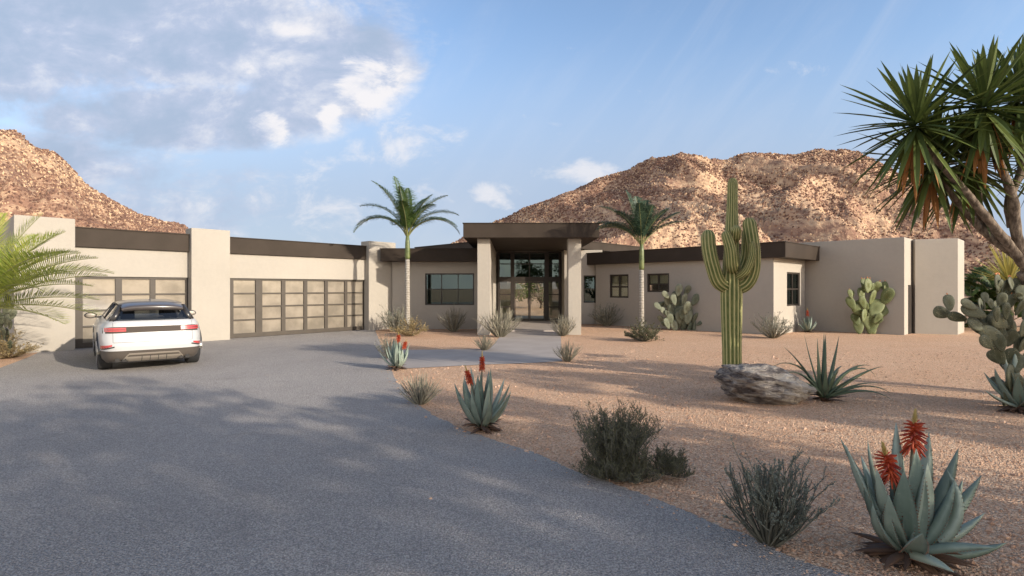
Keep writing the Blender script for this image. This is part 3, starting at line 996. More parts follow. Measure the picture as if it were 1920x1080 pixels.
aloe(gp(1915, 772), 'blue-grey aloe cut by the right picture edge below the prickly pear', 44, H=.9, n=20, spikes=((.15, .0, .62, .15, .07),), width=.15, open_=.9, dry=30, toothed=True,
     explicit=[(95, 84, .82, .16, 4), (150, 76, .78, .17, 4), (190, 66, .66, .16, 12), (176, 44, .66, .14, 30), (182, 14, .58, .11, 24), (220, 55, .55, .15, 10), (260, 70, .6, .17, 5), (300, 62, .66, .15, 14), (30, 60, .7, .14, 10), (0, 40, .7, .14, 20), (335, 25, .6, .14, 20), (240, 22, .45, .13, 20), (130, 40, .6, .13, 20)])
aloe(gp(1545, 752), 'dark green spidery agave with long curling leaves right of the boulder', 5, H=1.0, width=.12, mats='agave', dry=10, group='aloes growing in the gravel', name='agave_plant', toothed=True, tap=.9, pw=2.0,
     explicit=[(186, 56, .98, .11, -112), (172, 66, 1.12, .11, -128), (176, 60, .98, .10, -20), (150, 74, 1.0, .11, 6), (120, 84, .92, .12, 4), (80, 98, 1.0, .12, -8), (60, 80, 1.02, .12, -14), (30, 66, 1.02, .11, 4), (10, 52, 1.0, .11, -66),
               (0, 60, 1.05, .11, -120), (5, 34, 1.08, .12, -24), (352, 26, 1.02, .13, -66), (345, 20, .98, .13, -64), (200, 44, .62, .12, -60), (215, 66, .55, .11, 10), (250, 74, .5, .12, 6), (290, 70, .52, .12, -20), (310, 50, .62, .12, -40), (330, 34, .8, .12, -40), (40, 45, .9, .11, -50), (140, 40, .8, .11, -60)])


# shrubs made of many thin stems
def stems(seed, n, h, spread, branch=2, r=.006, leaf=0, leafs=.02, leafy_m=1, curve=-.5, jag=.06, segs=5, minh=.6):
    rr = random.Random(seed); mb = MB()
    def lf(p, d, s):
        a = Vector((rr.uniform(-1, 1), rr.uniform(-1, 1), rr.uniform(-.2, 1))).normalized()
        d2 = (d * .6 + a).normalized(); sd = d2.cross(Vector((rr.uniform(-1, 1), rr.uniform(-1, 1), .4))).normalized() * s * .28
        e = p + d2 * s
        m_ = p.lerp(e, .5)
        mb.add([p, m_ + sd, e, m_ - sd], [(0, 1, 2, 3)], leafy_m)
    def stem(base, az, el, L, rad, lvl):
        ns = segs if lvl == 0 else 3
        p = Vector(base); pts = [p.copy()]; a = az; e = el
        for i in range(ns):
            e2 = e + curve * (R(90) - el) * -1 * (i / ns) * .6
            a += rr.uniform(-jag, jag) * 3; e2 += rr.uniform(-jag, jag) * 2
            d = Vector((math.cos(e2) * math.cos(a), math.cos(e2) * math.sin(a), math.sin(e2)))
            p = p + d * (L / ns); pts.append(p.copy())
        mb.tube(pts, [rad * (1 - .65 * i / ns) for i in range(ns + 1)], 4 if lvl == 0 else 3, 0, cap=False)
        if leaf:
            for k in range(leaf):
                t = rr.uniform(.25, 1.0); i = min(int(t * ns), ns - 1)
                q = pts[i].lerp(pts[i + 1], t * ns - i)
                lf(q, (pts[i + 1] - pts[i]).normalized(), leafs * rr.uniform(.6, 1.3))
        if lvl < branch:
            for k in range(rr.randint(1, 3)):
                t = rr.uniform(.3, .9); i = min(int(t * ns), ns - 1)
                q = pts[i].lerp(pts[i + 1], t * ns - i)
                stem(q, a + rr.uniform(-1.3, 1.3), min(R(88), e + rr.uniform(-.4, .45)), L * rr.uniform(.28, .5), rad * .6, lvl + 1)
    for i in range(n):
        az = rr.uniform(0, 6.283); u = rr.random() ** .7
        el = R(88) - spread * u
        stem((.05 * h * math.cos(az) * u * 2, .05 * h * math.sin(az) * u * 2, 0), az, el, h * rr.uniform(minh, 1.0) * (1 - .12 * u), r * rr.uniform(.7, 1.2), 0)
    return mb


SG = 'twiggy shrubs planted in the gravel'
protoA = stems(101, 84, .6, R(52), branch=1, r=.0085).build('shrub', [M['twig'], M['sage']])
protoB = stems(102, 90, .6, R(60), branch=2, r=.007, leaf=3, leafs=.02).build('shrub', [M['twig'], M['sage']])
protoC = stems(103, 80, .6, R(78), branch=2, r=.005, leaf=7, leafs=.028).build('shrub', [M['twigbrown'], M['yellowshrub']])
protoD = stems(104, 90, .6, R(80), branch=2, r=.005, leaf=8, leafs=.035).build('shrub', [M['twigdark'], M['creosote']])
used = set()


def shrub(src, px, py, hpx, label, rz, wide=1.0, tilt=0.0):
    p = gp(px, py)
    o = src if src.name not in used else src.copy()
    if o is not src: col.objects.link(o)
    used.add(src.name)
    s = hpx * p.y / F / .6
    o.location = p; o.rotation_euler = (0, tilt, rz); o.scale = (s * wide, s * wide, s)
    tag(o, label, 'shrub', SG)


shrub(protoA, 788, 758, 62, 'grey twiggy shrub at the drive edge left of the mid-picture aloe', .3, 1.15)
shrub(protoA, 1065, 678, 40, 'rounded grey twig shrub on the gravel right of the path end', 1.9, 1.1)
shrub(protoA, 1055, 630, 44, 'grey twig shrub in front of the right entry column', 3.2, 1.0)
shrub(protoA, 938, 632, 60, 'tall pale stick shrub beside the path before the left entry pier', 4.4, 1.05)
shrub(protoA, 908, 657, 32, 'small pale twig shrub at the corner of path and gravel bed', 5.3, 1.2)
shrub(protoA, 851, 622, 50, 'fan-shaped twig shrub under the wide left window', 2.4, 1.0)
shrub(protoB, 742, 622, 50, 'loose twig shrub against the shaded wall left of the left palm', .9, 1.0)
shrub(protoC, 769, 630, 34, 'dense brownish shrub around the foot of the left palm', .2, 1.25)
shrub(protoB, 1138, 611, 42, 'dull green shrub on the shaded wall under the curtained window', 2.2, 1.05)
shrub(protoD, 1208, 640, 38, 'dark round shrub around the foot of the right palm', 1.2, 1.1)
shrub(protoB, 1450, 634, 48, 'grey-green shrub at the outer corner of the right wing', 4.1, 1.1)
shrub(protoC, 12, 672, 50, 'yellowish shrub at the left picture edge beside the garage', 2.8, 1.1)
shrub(protoB, 731, 672, 44, 'loose dark twig shrub behind the pale aloe at the path corner', 5.6, .85)
o = stems(120, 95, .58, R(46), branch=2, r=.008, leaf=26, leafs=.013, jag=.06, segs=7).build('shrub', [M['twigdark'], M['sage']])
o.location = gp(1443, 1018); o.scale = (1.0, 1.0, 1.0); tag(o, 'grey-leaved shrub of wiry upright stems at the drive edge left of the largest aloe', 'shrub', SG)


def creosote():
    rr = random.Random(77)
    root = empty('creosote_bush', gp(1150, 893)); tag(root, 'big dark olive creosote bush at the drive edge with a low side branch', 'bush')
    mb = MB()
    def tuft(c, n, h, sp, mbx, lean=Vector((0, 0, 0))):
        for i in range(n):
            az = rr.uniform(0, 6.283); u = rr.random() ** .6
            el = R(85) - sp * u
            L = h * rr.uniform(.55, 1.0)
            p = Vector(c) + Vector((rr.gauss(0, .03), rr.gauss(0, .03), 0)); pts = [p.copy()]
            a = az
            for k in range(5):
                a += rr.uniform(-.25, .25); e = el + (R(70) - el) * .12 * k + rr.uniform(-.12, .12)
                p = p + (Vector((math.cos(e) * math.cos(a), math.cos(e) * math.sin(a), math.sin(e))) + lean * .25).normalized() * L / 5; pts.append(p.copy())
            mbx.tube(pts, [.006, .005, .004, .003, .002, .0012], 3, 0, cap=False)
            for k in range(30):
                t = rr.uniform(.35, 1) * 5; j = min(int(t), 4)
                q = pts[j].lerp(pts[j + 1], t - j)
                d = (Vector((rr.uniform(-1, 1), rr.uniform(-1, 1), rr.uniform(.3, 1.6)))).normalized()
                s = rr.uniform(.03, .075)
                e2 = q + d * s
                mbx.tube([q, e2], [.0016, .0008], 3, 0, cap=False)
                for w in range(4):
                    f = q.lerp(e2, rr.uniform(.3, 1)); dd = (d + Vector((rr.uniform(-.8, .8), rr.uniform(-.8, .8), rr.uniform(-.3, .6)))).normalized()
                    sd = dd.cross(Vector((rr.uniform(-1, 1), rr.uniform(-1, 1), .2))).normalized() * .0032
                    ln = rr.uniform(.012, .024)
                    mbx.add([f, f + dd * ln * .5 + sd, f + dd * ln, f + dd * ln * .5 - sd], [(0, 1, 2, 3)], 1)
    tuft((0, 0, .02), 120, .74, R(46), mb)
    tuft((.05, 0, .15), 60, .55, R(62), mb)
    tuft((-.06, -.05, .0), 60, .36, R(85), mb)
    tuft((.14, -.12, .0), 55, .34, R(85), mb)
    mb.build('foliage', [M['twigdark'], M['creosote']], root)
    m2 = MB()
    m2.tube([(.05, -.02, .08), (.3, -.04, .12), (.46, -.05, .06), (.62, -.08, .05)], [.009, .008, .006, .004], 5)
    tuft((.46, -.04, .04), 34, .27, R(80), m2, Vector((.5, 0, 0)))
    tuft((.56, -.08, .03), 18, .24, R(85), m2, Vector((1, -.1, -.2)))
    m2.build('low_branch', [M['twigdark'], M['creosote']], root)


creosote()


# palms
def frond(mb, base, az, el, L, bend, nl=34, lw=.028, ll=.42, petiole=.16, sag=.5, vee=.5):
    n = 14
    pts = curve_pts(base, az, el, L, bend, n)
    mb.tube(pts, [.018 * (1 - .85 * i / n) + .002 for i in range(n + 1)], 5, 1, cap=False)
    side0 = Vector((-math.sin(az), math.cos(az), 0))
    for i in range(nl):
        t = petiole + (1 - petiole) * (i + .3) / nl
        x = t * n; j = min(int(x), n - 1)
        p = pts[j].lerp(pts[j + 1], x - j); tan = (pts[j + 1] - pts[j]).normalized()
        side = (side0 - tan * side0.dot(tan)).normalized(); up = side.cross(tan)
        if up.z < 0: up = -up
        ln = ll * (math.sin(math.pi * min(1, .18 + .82 * (t - petiole) / (1 - petiole))) ** .6) * prr.uniform(.88, 1.08)
        for sd in (1, -1):
            d = (side * sd * (1 - .25 * t) + tan * (.55 + .35 * t) + up * vee * prr.uniform(.6, 1.2)).normalized()
            d2 = (d + Vector((0, 0, -sag * prr.uniform(.6, 1.4)))).normalized()
            wv = d.cross(up).normalized() * lw * .5
            m1 = p + d * ln * .5; e = m1 + d2 * ln * .5
            mb.add([p - wv * .35, p + wv * .35, m1 + wv, m1 - wv], [(0, 1, 2, 3)], 0)
            mb.add([m1 - wv, m1 + wv, e + wv * .12, e - wv * .12], [(0, 1, 2, 3)], 0)


prr = random.Random(4)


def palm(name, px, base_y, label, crown_py, fr_list, scale, leafm, trunk_r=.095, group='slim palms by the house', vee=.38, lean=(0, 0)):
    Y = base_y
    X = (px - 960) * Y / F
    root = empty(name, (X, Y, 0)); tag(root, label, 'palm', group)
    zc = EYE + (540 - crown_py) * Y / F
    z1 = zc - .95
    tm = MB(); tm.tube([(0, 0, -.05), (0, 0, .25), (lean[0] * .3, 0, z1 * .5), (lean[0] * .8, 0, z1)], [trunk_r * 1.5, trunk_r * 1.08, trunk_r * .98, trunk_r * .88], 14)
    tm.build('trunk', M['palmtrunk'], root, smooth=True)
    cm_ = MB(); cm_.tube([(lean[0] * .8, 0, z1), (lean[0] * .85, 0, z1 + .08), (lean[0] * .95, 0, zc - .3), (lean[0], 0, zc + .1)], [trunk_r * .9, trunk_r * 1.1, trunk_r * .95, trunk_r * .5], 12)
    cm_.build('crownshaft', M['crownshaft'], root, smooth=True)
    for (az, el, L, bend) in fr_list:
        fm_ = MB(); a = R(az)
        frond(fm_, (lean[0] + .05 * math.cos(a), .05 * math.sin(a), zc - .05), a, R(el), L * scale, R(bend), nl=74, lw=.021, ll=.52 * scale, vee=vee, sag=.7)
        fm_.build('frond', [M[leafm], M['rachis']], root)
    return root


palm('palm_tree', 764, 20.8, 'taller green palm left of the entry with wide arching fronds', 440,
     [(178, 68, 2.55, -128), (170, 74, 2.5, -84), (186, 66, 2.2, -108), (3, 66, 2.45, -128), (16, 70, 2.4, -92), (8, 76, 2.3, -58), (355, 60, 2.2, -100), (100, 84, 2.1, -24), (172, 83, 2.7, -52), (145, 82, 2.5, -16), (270, 76, 1.7, -60), (30, 80, 2.0, -40), (330, 74, 1.8, -66), (120, 60, 1.9, -80), (205, 78, 2.2, -34), (60, 77, 2.1, -46), (92, 66, 1.9, -60), (250, 84, 1.9, -20)], 1.0, 'palmleaf')
palm('palm_tree', 1203, 18.7, 'shorter bluish palm right of the entry with folded upright fronds', 455,
     [(178, 60, 1.75, -84), (172, 56, 1.75, -58), (186, 68, 1.8, -96), (5, 56, 1.75, -56), (356, 60, 1.7, -38), (12, 62, 1.65, -20), (168, 76, 2.0, -62), (100, 84, 1.8, -16), (150, 82, 2.0, -14), (250, 80, 1.5, -34), (290, 80, 1.4, -30), (60, 82, 1.7, -20), (200, 74, 1.5, -50), (330, 76, 1.45, -44)], 1.0, 'palmteal', trunk_r=.085)

# feathery palm at the left edge, trunk out of the picture
root = empty('feather_palm', (-12.45, 12.3, 0)); tag(root, 'bright yellow-green feather palm reaching in from the left picture edge', 'palm')
tm = MB(); tm.tube([(0, 0, -.05), (0, 0, .5), (.05, 0, 1.0), (.08, 0, 1.35)], [.22, .2, .2, .16], 12); tm.build('trunk', M['bark'], root, smooth=True)
for (az, el, L, bend) in [(0, 44, 3.1, -42), (8, 34, 2.9, -36), (352, 28, 3.15, -36), (356, 52, 2.7, -44), (12, 20, 2.5, -30), (100, 80, 2.5, -20), (45, 76, 2.6, -24), (348, 36, 3.0, -40), (4, 62, 2.5, -34), (20, 48, 2.9, -60), (340, 40, 2.7, -62), (60, 52, 2.7, -60), (90, 70, 2.5, -40), (110, 60, 2.4, -60), (10, 60, 2.6, -56), (350, 8, 2.5, -30), (320, 36, 2.5, -70), (5, 12, 2.7, -30), (180, 40, 2.6, -60), (220, 40, 2.4, -60), (270, 46, 2.4, -70), (140, 46, 2.5, -60), (30, 70, 2.5, -40), (345, 54, 2.6, -50)]:
    fm_ = MB(); a = R(az)
    frond(fm_, (.08 + .08 * math.cos(a), .08 * math.sin(a), 1.3), a, R(el), L, R(bend), nl=66, lw=.021, ll=.60, petiole=.08, sag=.10, vee=.45)
    fm_.build('frond', [M['palmbright'], M['rachis']], root)


# saguaro
def ribbed(mb, at_, path, radii, ribs, round_top=True, spines=None, seed=0):
    rr = random.Random(seed)
    n = len(path); per = 6; k = ribs * per
    base = len(mb.v); vs = []; prev = None
    for i in range(n):
        t = (path[min(i + 1, n - 1)] - path[max(i - 1, 0)]).normalized()
        a = Vector((1, 0, 0)) if prev is None else prev
        a = (a - t * a.dot(t)).normalized(); prev = a; b = t.cross(a)
        for j in range(k):
            th = 2 * math.pi * j / k; ph = (j % per) / per
            c = abs(math.cos(math.pi * ph)); rad = radii[i] * (.84 + .16 * c ** 1.3)
            d = a * math.cos(th) + b * math.sin(th)
            vs.append(path[i] + d * rad); at_.append(c)
            if spines is not None and j % per == 0 and radii[i] > .03:
                for q in range(3):
                    q0 = path[i] + d * rad * .99
                    dd = (d + Vector((rr.uniform(-.8, .8), rr.uniform(-.8, .8), rr.uniform(-.6, .9)))).normalized() * .03
                    sd = dd.cross(Vector((.3, .2, .9))).normalized() * .0016
                    spines.add([q0 - sd, q0 + sd, q0 + dd], [(0, 1, 2)])
    fs = []
    for i in range(n - 1):
        for j in range(k):
            j2 = (j + 1) % k
            fs.append((i * k + j, i * k + j2, (i + 1) * k + j2, (i + 1) * k + j))
    vs.append(path[-1] + (path[-1] - path[-2]).normalized() * radii[-1] * .3); at_.append(.6)
    for j in range(k): fs.append(((n - 1) * k + j, (n - 1) * k + (j + 1) % k, n * k))
    mb.add(vs, fs)


def dome(path_fn, L, r0, r1, n):
    pts = []; rad = []
    cap = r1 * 1.3
    for i in range(n):
        s = L * i / n; pts.append(path_fn(s)); u = s / L
        rad.append(r0 + (r1 - r0) * u)
    for i in range(1, 9):
        a = i / 8 * math.pi / 2 * .97
        pts.append(path_fn(L - cap * .0 + cap * math.sin(a) * 1.0)); rad.append(r1 * math.cos(a))
    return pts, rad


def saguaro():
    p = gp(1373, 713)
    root = empty('saguaro_cactus', p); tag(root, 'tall ribbed saguaro cactus with raised arms standing behind the boulder', 'cactus')
    Y = p.y; k = Y / F
    def part(name, fn, L, r0, r1, n, ribs, seed):
        mb = MB(); at_ = []; sp = MB()
        pts, rad = dome(fn, L, r0, r1, n)
        ribbed(mb, at_, pts, rad, ribs, spines=sp, seed=seed)
        o = mb.build(name, M['saguaro'], root, smooth=True, attr=('crest', at_))
        sp.build('spines', M['spine'], o)
        return o
    Ht = 3.86
    def trunk(s):
        return Vector((-.0 - .03 * math.sin(s * .9) * .6, 0, s - .05))
    # trunk: thick below the arms, slimmer above
    mb = MB(); at_ = []; sp = MB(); pts = []; rad = []
    for i in range(64):
        s = Ht * i / 63; pts.append(trunk(s))
        rad.append(.180 + .024 * max(0, 1 - abs(s - 1.7) / 1.0) if s < 2.1 else .178 - .052 * min(1, (s - 2.1) / .5) - .02 * max(0, (s - 2.7) / 1.2) + .012 * math.sin(s * 3))
    for i in range(1, 8):
        a = i / 7 * math.pi / 2 * .97; pts.append(trunk(Ht + .14 * math.sin(a))); rad.append(rad[63] * math.cos(a))
    ribbed(mb, at_, pts, rad, 15, spines=sp, seed=1)
    o = mb.build('trunk', M['saguaro'], root, smooth=True, attr=('crest', at_)); sp.build('spines', M['spine'], o)

    def arm(path, r0, r1, seed, ribs=12):
        cv = catmull(path, 10)
        mb = MB(); at_ = []; sp = MB(); n = len(cv)
        rad = [r0 + (r1 - r0) * (i / (n - 1)) * 1.0 for i in range(n)]
        rad = [r * (.8 + .2 * min(1, i / 5)) for i, r in enumerate(rad)]
        pts = list(cv); d = (cv[-1] - cv[-2]).normalized(); rl = rad[-1]
        for i in range(1, 8):
            a = i / 7 * math.pi / 2 * .97; pts.append(cv[-1] + d * rl * 1.15 * math.sin(a)); rad.append(rl * math.cos(a))
        ribbed(mb, at_, pts, rad, ribs, spines=sp, seed=seed)
        o = mb.build('arm', M['saguaro'], root, smooth=True, attr=('crest', at_)); sp.build('spines', M['spine'], o)
    q = lambda px, py, dy=0.0: Vector(((px - 1373) * k, dy, EYE + (540 - py) * k))
    arm([q(1366, 540), q(1345, 528, -.06), q(1333, 500, -.10), q(1326, 468, -.10), q(1325, 446, -.08)], .14, .132, 11)
    arm([q(1370, 505, -.12), q(1362, 498, -.26), q(1357, 470, -.32), q(1351, 446, -.30)], .115, .095, 12)
    arm([q(1376, 448, -.08), q(1369, 446, -.25), q(1367, 437, -.32)], .085, .10, 13)
    arm([q(1382, 540, 0), q(1396, 530, -.10), q(1404, 507, -.16), q(1404, 470, -.18), q(1399, 424, -.15)], .145, .13, 14)
    arm([q(1382, 515, .05), q(1396, 508, .16), q(1408, 480, .22), q(1409, 436, .2)], .13, .10, 15)
    arm([q(1378, 520, -.12), q(1388, 508, -.28), q(1396, 480, -.34), q(1396, 462, -.32)], .085, .06, 16)


saguaro()


# prickly pears: a pad mesh shared by every pad
def pad_mesh(m):
    mb = MB(); vs = []; fs = []; n = 20; rings = 9
    # obovate outline in the x-z plane, base at the origin, height 1
    for i in range(rings):
        t = i / (rings - 1); a = -math.pi / 2 + math.pi * t
        for j in range(n):
            th = 2 * math.pi * j / n
            cz = .5 + .5 * math.cos(th); wx = math.sin(th) * .315 * (.58 + .55 * cz)
            r = math.cos(a) ** .55 if abs(math.cos(a)) > 1e-6 else 0
            y = math.sin(a) * .05
            vs.append((wx * r, y, .5 + (cz - .5) * r))
    for i in range(rings - 1):
        for j in range(n):
            j2 = (j + 1) % n; fs.append((i * n + j, (i + 1) * n + j, (i + 1) * n + j2, i * n + j2))
    fs.append(tuple(range(n))); fs.append(tuple(range((rings - 1) * n, rings * n))[::-1])
    mb.add(vs, fs)
    sr = random.Random(12)
    for sgn in (-1, 1):
        for i in range(46):
            cz = .08 + .86 * sr.random(); wx = math.sin(math.acos(max(-1, min(1, 2 * cz - 1)))) * .315 * (.58 + .55 * cz)
            fx = sr.uniform(-.9, .9); x = wx * fx; y = sgn * .05 * max(.15, (1 - fx * fx)) ** .5 * .8
            for k in range(3):
                d = Vector((sr.uniform(-.6, .6), sgn * 1.0, sr.uniform(-.6, .6))).normalized() * sr.uniform(.05, .09)
                mb.add([(x - .0035, y, cz), (x + .0035, y, cz), (x + d.x, y + d.y, cz + d.z)], [(0, 1, 2)], 1)
    for i in range(26):
        th = 2 * math.pi * i / 26; cz = .5 + .5 * math.cos(th); wx = math.sin(th) * .315 * (.58 + .55 * cz)
        if cz < .1: continue
        for k in range(2):
            d = Vector((math.sin(th) + sr.uniform(-.4, .4), sr.uniform(-.7, .7), math.cos(th) + sr.uniform(-.4, .4))).normalized() * .07
            mb.add([(wx - .003, 0, cz), (wx + .003, 0, cz), (wx + d.x, d.y, cz + d.z)], [(0, 1, 2)], 1)
    me = bpy.data.meshes.new('pad'); me.from_pydata(mb.v, [], mb.f); me.materials.append(m); me.materials.append(M['spine'])
    me.polygons.foreach_set('material_index', mb.m)
    me.polygons.foreach_set('use_smooth', [True] * len(me.polygons)); me.update()
    return me


fb = MB(); fb.tube([(0, 0, 0), (0, 0, .03), (0, 0, .06), (0, 0, .075)], [.008, .022, .02, .008], 7)
fo = fb.build('fruit', M['fruit'], smooth=True); fruit_me = fo.data; bpy.data.objects.remove(fo)


def pear(name, loc, label, matname, seed, n0, levels, size, H=1.0, lean=(0, 0, 0), fruits=.0, explicit=None, spread=.8):
    rr = random.Random(seed); root = empty(name, loc); tag(root, label, 'cactus', 'prickly pear cacti')
    me = pad_mesh(M[matname]); cnt = [0]
    def put(pos, up, face, s):
        o = bpy.data.objects.new('pad', me); col.objects.link(o); o.parent = root
        up = up.normalized(); y = (face - up * face.dot(up)).normalized(); x = y.cross(up)
        o.matrix_local = Matrix.Translation(pos) @ Matrix((x, y, up)).transposed().to_4x4() @ Matrix.Diagonal((s * rr.uniform(.9, 1.12), s * rr.uniform(.85, 1.2), s, 1))
        cnt[0] += 1
        return o, x, y
    def grow(pos, up, face, s, lvl):
        o, x, y = put(pos, up, face, s)
        top = []
        if lvl < levels and cnt[0] < 96:
            k = rr.choice((1, 2, 2, 3)) if lvl else rr.choice((2, 2, 3))
            for i in range(k):
                a = rr.uniform(-1.0, 1.0) if k == 1 else -1.0 + 2.0 * i / (k - 1) + rr.uniform(-.3, .3)
                a *= .75
                rim = pos + (up.normalized() * (.5 + .46 * math.cos(a)) + x * .40 * math.sin(a)) * s
                u2 = (up.normalized() * math.cos(a * 1.1) + x * math.sin(a * 1.1) + y * rr.uniform(-.5, .5) + Vector((0, 0, .3)) + Vector(lean)).normalized()
                f2 = Vector((rr.uniform(-.8, .8), -1, rr.uniform(-.3, .3)))
                grow(rim - u2 * s * .03, u2, f2, s * rr.uniform(.78, .98), lvl + 1)
        elif fruits and rr.random() < fruits:
            for i in range(rr.randint(2, 5)):
                a = rr.uniform(-.8, .8)
                f = bpy.data.objects.new('fruit', fruit_me); col.objects.link(f); f.parent = o
                f.matrix_local = Matrix.Translation((.30 * math.sin(a), 0, .5 + .485 * math.cos(a))) @ Matrix.Rotation(a, 4, 'Y') @ Matrix.Scale(1.6, 4)
    if explicit:
        for (x, y, z, ang, tl, s, fr_, wob) in explicit:
            up = Vector((math.sin(R(ang)), math.sin(R(tl)), math.cos(R(ang)))); face = Vector((rr.uniform(-wob, wob), -1, rr.uniform(-.35, .35)))
            o, _, _ = put(Vector((x, y, z)), up, face, s)
            for i in range(fr_):
                a = -.6 + 1.2 * (i + .5) / fr_ + rr.uniform(-.1, .1)
                f = bpy.data.objects.new('fruit', fruit_me); col.objects.link(f); f.parent = o
                f.matrix_local = Matrix.Translation((.30 * math.sin(a), 0, .5 + .485 * math.cos(a))) @ Matrix.Rotation(a, 4, 'Y') @ Matrix.Scale(1.5, 4)
    for i in range(n0):
        az = 2 * math.pi * i / max(1, n0) + rr.uniform(-.4, .4)
        up = Vector((math.cos(az) * spread, math.sin(az) * spread * .6, 1)).normalized()
        grow(Vector((.12 * math.cos(az), .1 * math.sin(az), -.03)), up, Vector((rr.uniform(-.8, .8), -1, 0)), size, 0)
    return root


def pads_px(base_px, base_py, Y, rows, fr=0, seed=0, jit=.15, extra=0, back=.25):
    rr = random.Random(seed); k = Y / F; X0 = (base_px - 960) * k; out = []
    rows = [tuple(r) for r in rows]; n0 = len(rows)
    for i in range(extra):
        r = rows[rr.randrange(min(3, n0 - 1), n0)]; dx = (rr.uniform(-.35, .35)) * 40; dy = rr.uniform(-.3, .3) * 30; a = rr.uniform(-.9, .9)
        L = math.hypot(r[2] - r[0], r[3] - r[1]) * rr.uniform(.7, .95)
        x0 = r[0] + dx * (L / 40); y0 = min(base_py - 4, r[1] + dy * (L / 40))
        rows.append((x0, y0, x0 + L * math.sin(a), y0 - L * math.cos(a), 0, back))
    for row in rows:
        (x0, y0, x1, y1) = row[:4]; fruit = row[4] if len(row) > 4 else 0
        dy = rr.uniform(-jit, jit) if len(row) < 6 else rr.uniform(.03, row[5])
        k = (Y + dy) / F
        ax, az = (x0 - 960) * k - X0, EYE + (540 - y0) * k
        bx, bz = (x1 - 960) * k - X0, EYE + (540 - y1) * k
        L = math.hypot(bx - ax, bz - az)
        out.append((ax, dy, az, math.degrees(math.atan2(bx - ax, bz - az)), rr.uniform(-18, 18), L * 1.04, fruit, .55 if len(row) < 6 else 1.2))
    return out


rows3 = [(1612, 627, 1613, 599), (1640, 627, 1628, 586), (1630, 627, 1640, 592), (1628, 592, 1599, 574), (1634, 594, 1655, 562), (1640, 598, 1664, 566), (1603, 582, 1591, 557), (1597, 560, 1594, 543, 1),
         (1622, 580, 1613, 556), (1618, 566, 1617, 539), (1630, 572, 1639, 545), (1626, 550, 1632, 522, 2), (1636, 552, 1645, 528, 1), (1655, 572, 1664, 540), (1661, 550, 1661, 528, 1), (1612, 612, 1602, 588), (1638, 606, 1650, 588), (1622, 545, 1622, 522, 2), (1618, 604, 1626, 580)]
Y3 = 20.85
pear('prickly_pear', ((1628 - 960) * Y3 / F, Y3, 0), 'green prickly pear against the wall of the plain end block', 'pad', 1, 0, 0, .5, explicit=pads_px(1628, 626, Y3, rows3, seed=2, extra=12, back=.3))
rows2 = [(1290, 624, 1300, 603), (1300, 623, 1310, 602), (1280, 623, 1285, 600), (1268, 622, 1261, 600), (1255, 617, 1246, 597), (1245, 607, 1235, 592), (1262, 608, 1251, 588), (1275, 608, 1272, 584), (1288, 608, 1293, 584), (1300, 606, 1306, 586),
         (1262, 593, 1255, 570), (1252, 591, 1239, 577), (1272, 591, 1269, 565), (1284, 590, 1289, 565), (1296, 591, 1302, 569), (1266, 573, 1261, 551), (1253, 575, 1250, 554), (1280, 571, 1285, 551), (1298, 573, 1309, 552), (1270, 556, 1274, 533),
         (1284, 554, 1291, 535), (1240, 581, 1228, 568), (1256, 560, 1241, 547), (1305, 590, 1316, 575), (1278, 600, 1280, 576), (1259, 600, 1248, 583), (1306, 610, 1317, 602), (1270, 615, 1276, 592), (1294, 612, 1297, 590), (1250, 612, 1240, 604), (1285, 616, 1278, 596)]
Y2 = 22.75
pear('prickly_pear', ((1275 - 960) * Y2 / F, Y2, 0), 'grey-green prickly pear clump between the small window and the saguaro', 'padgrey', 2, 0, 0, .5, explicit=pads_px(1275, 620, Y2, rows2, seed=3, jit=.3, extra=22, back=.35))
rows1 = [(1784, 590, 1744, 582), (1814, 600, 1780, 590), (1782, 583, 1781, 553, 1), (1832, 580, 1806, 563), (1840, 584, 1844, 559), (1850, 568, 1849, 548), (1850, 594, 1812, 575), (1872, 548, 1871, 515, 5), (1879, 575, 1877, 549), (1890, 614, 1850, 594),
         (1884, 637, 1843, 617), (1847, 618, 1812, 600), (1898, 634, 1905, 600), (1900, 547, 1896, 519, 3), (1912, 562, 1927, 535), (1903, 592, 1919, 562), (1914, 632, 1926, 598), (1892, 578, 1897, 552, 2), (1866, 652, 1828, 632), (1882, 684, 1866, 652),
         (1905, 692, 1892, 654), (1897, 735, 1889, 684), (1890, 760, 1896, 700), (1870, 604, 1861, 574), (1868, 624, 1858, 590), (1886, 600, 1884, 568), (1902, 660, 1915, 628), (1905, 700, 1918, 664), (1918, 600, 1935, 572), (1922, 650, 1945, 620), (1930, 575, 1950, 545, 2), (1915, 690, 1940, 660),
         (1880, 660, 1872, 628), (1858, 632, 1838, 606), (1930, 630, 1955, 600), (1895, 770, 1905, 720), (1835, 605, 1822, 585), (1862, 580, 1856, 560), (1888, 650, 1896, 618)]
Y1 = 7.9
pear('prickly_pear', ((1895 - 960) * Y1 / F, Y1, 0), 'big olive prickly pear with orange fruit at the right picture edge', 'paddark', 3, 0, 0, .4, explicit=pads_px(1895, 769, Y1, rows1, seed=5, jit=.17, extra=40, back=.35))
rows0 = [(5, 640, 10, 612), (12, 640, 20, 615), (-2, 640, -8, 610), (10, 615, 14, 590), (2, 614, -4, 586), (18, 618, 24, 598), (8, 592, 14, 568), (-4, 590, -2, 562), (20, 600, 22, 580), (-12, 612, -22, 588), (16, 572, 20, 552), (-18, 592, -22, 566), (6, 660, 4, 636), (-8, 660, -10, 634), (14, 664, 16, 638)]
Y0 = 13.9
pear('prickly_pear', ((2 - 960) * Y0 / F, Y0, 0), 'dark prickly pear under the feather palm at the left picture edge', 'paddark', 4, 0, 0, .4, explicit=pads_px(2, 670, Y0, rows0, seed=7, jit=.2))


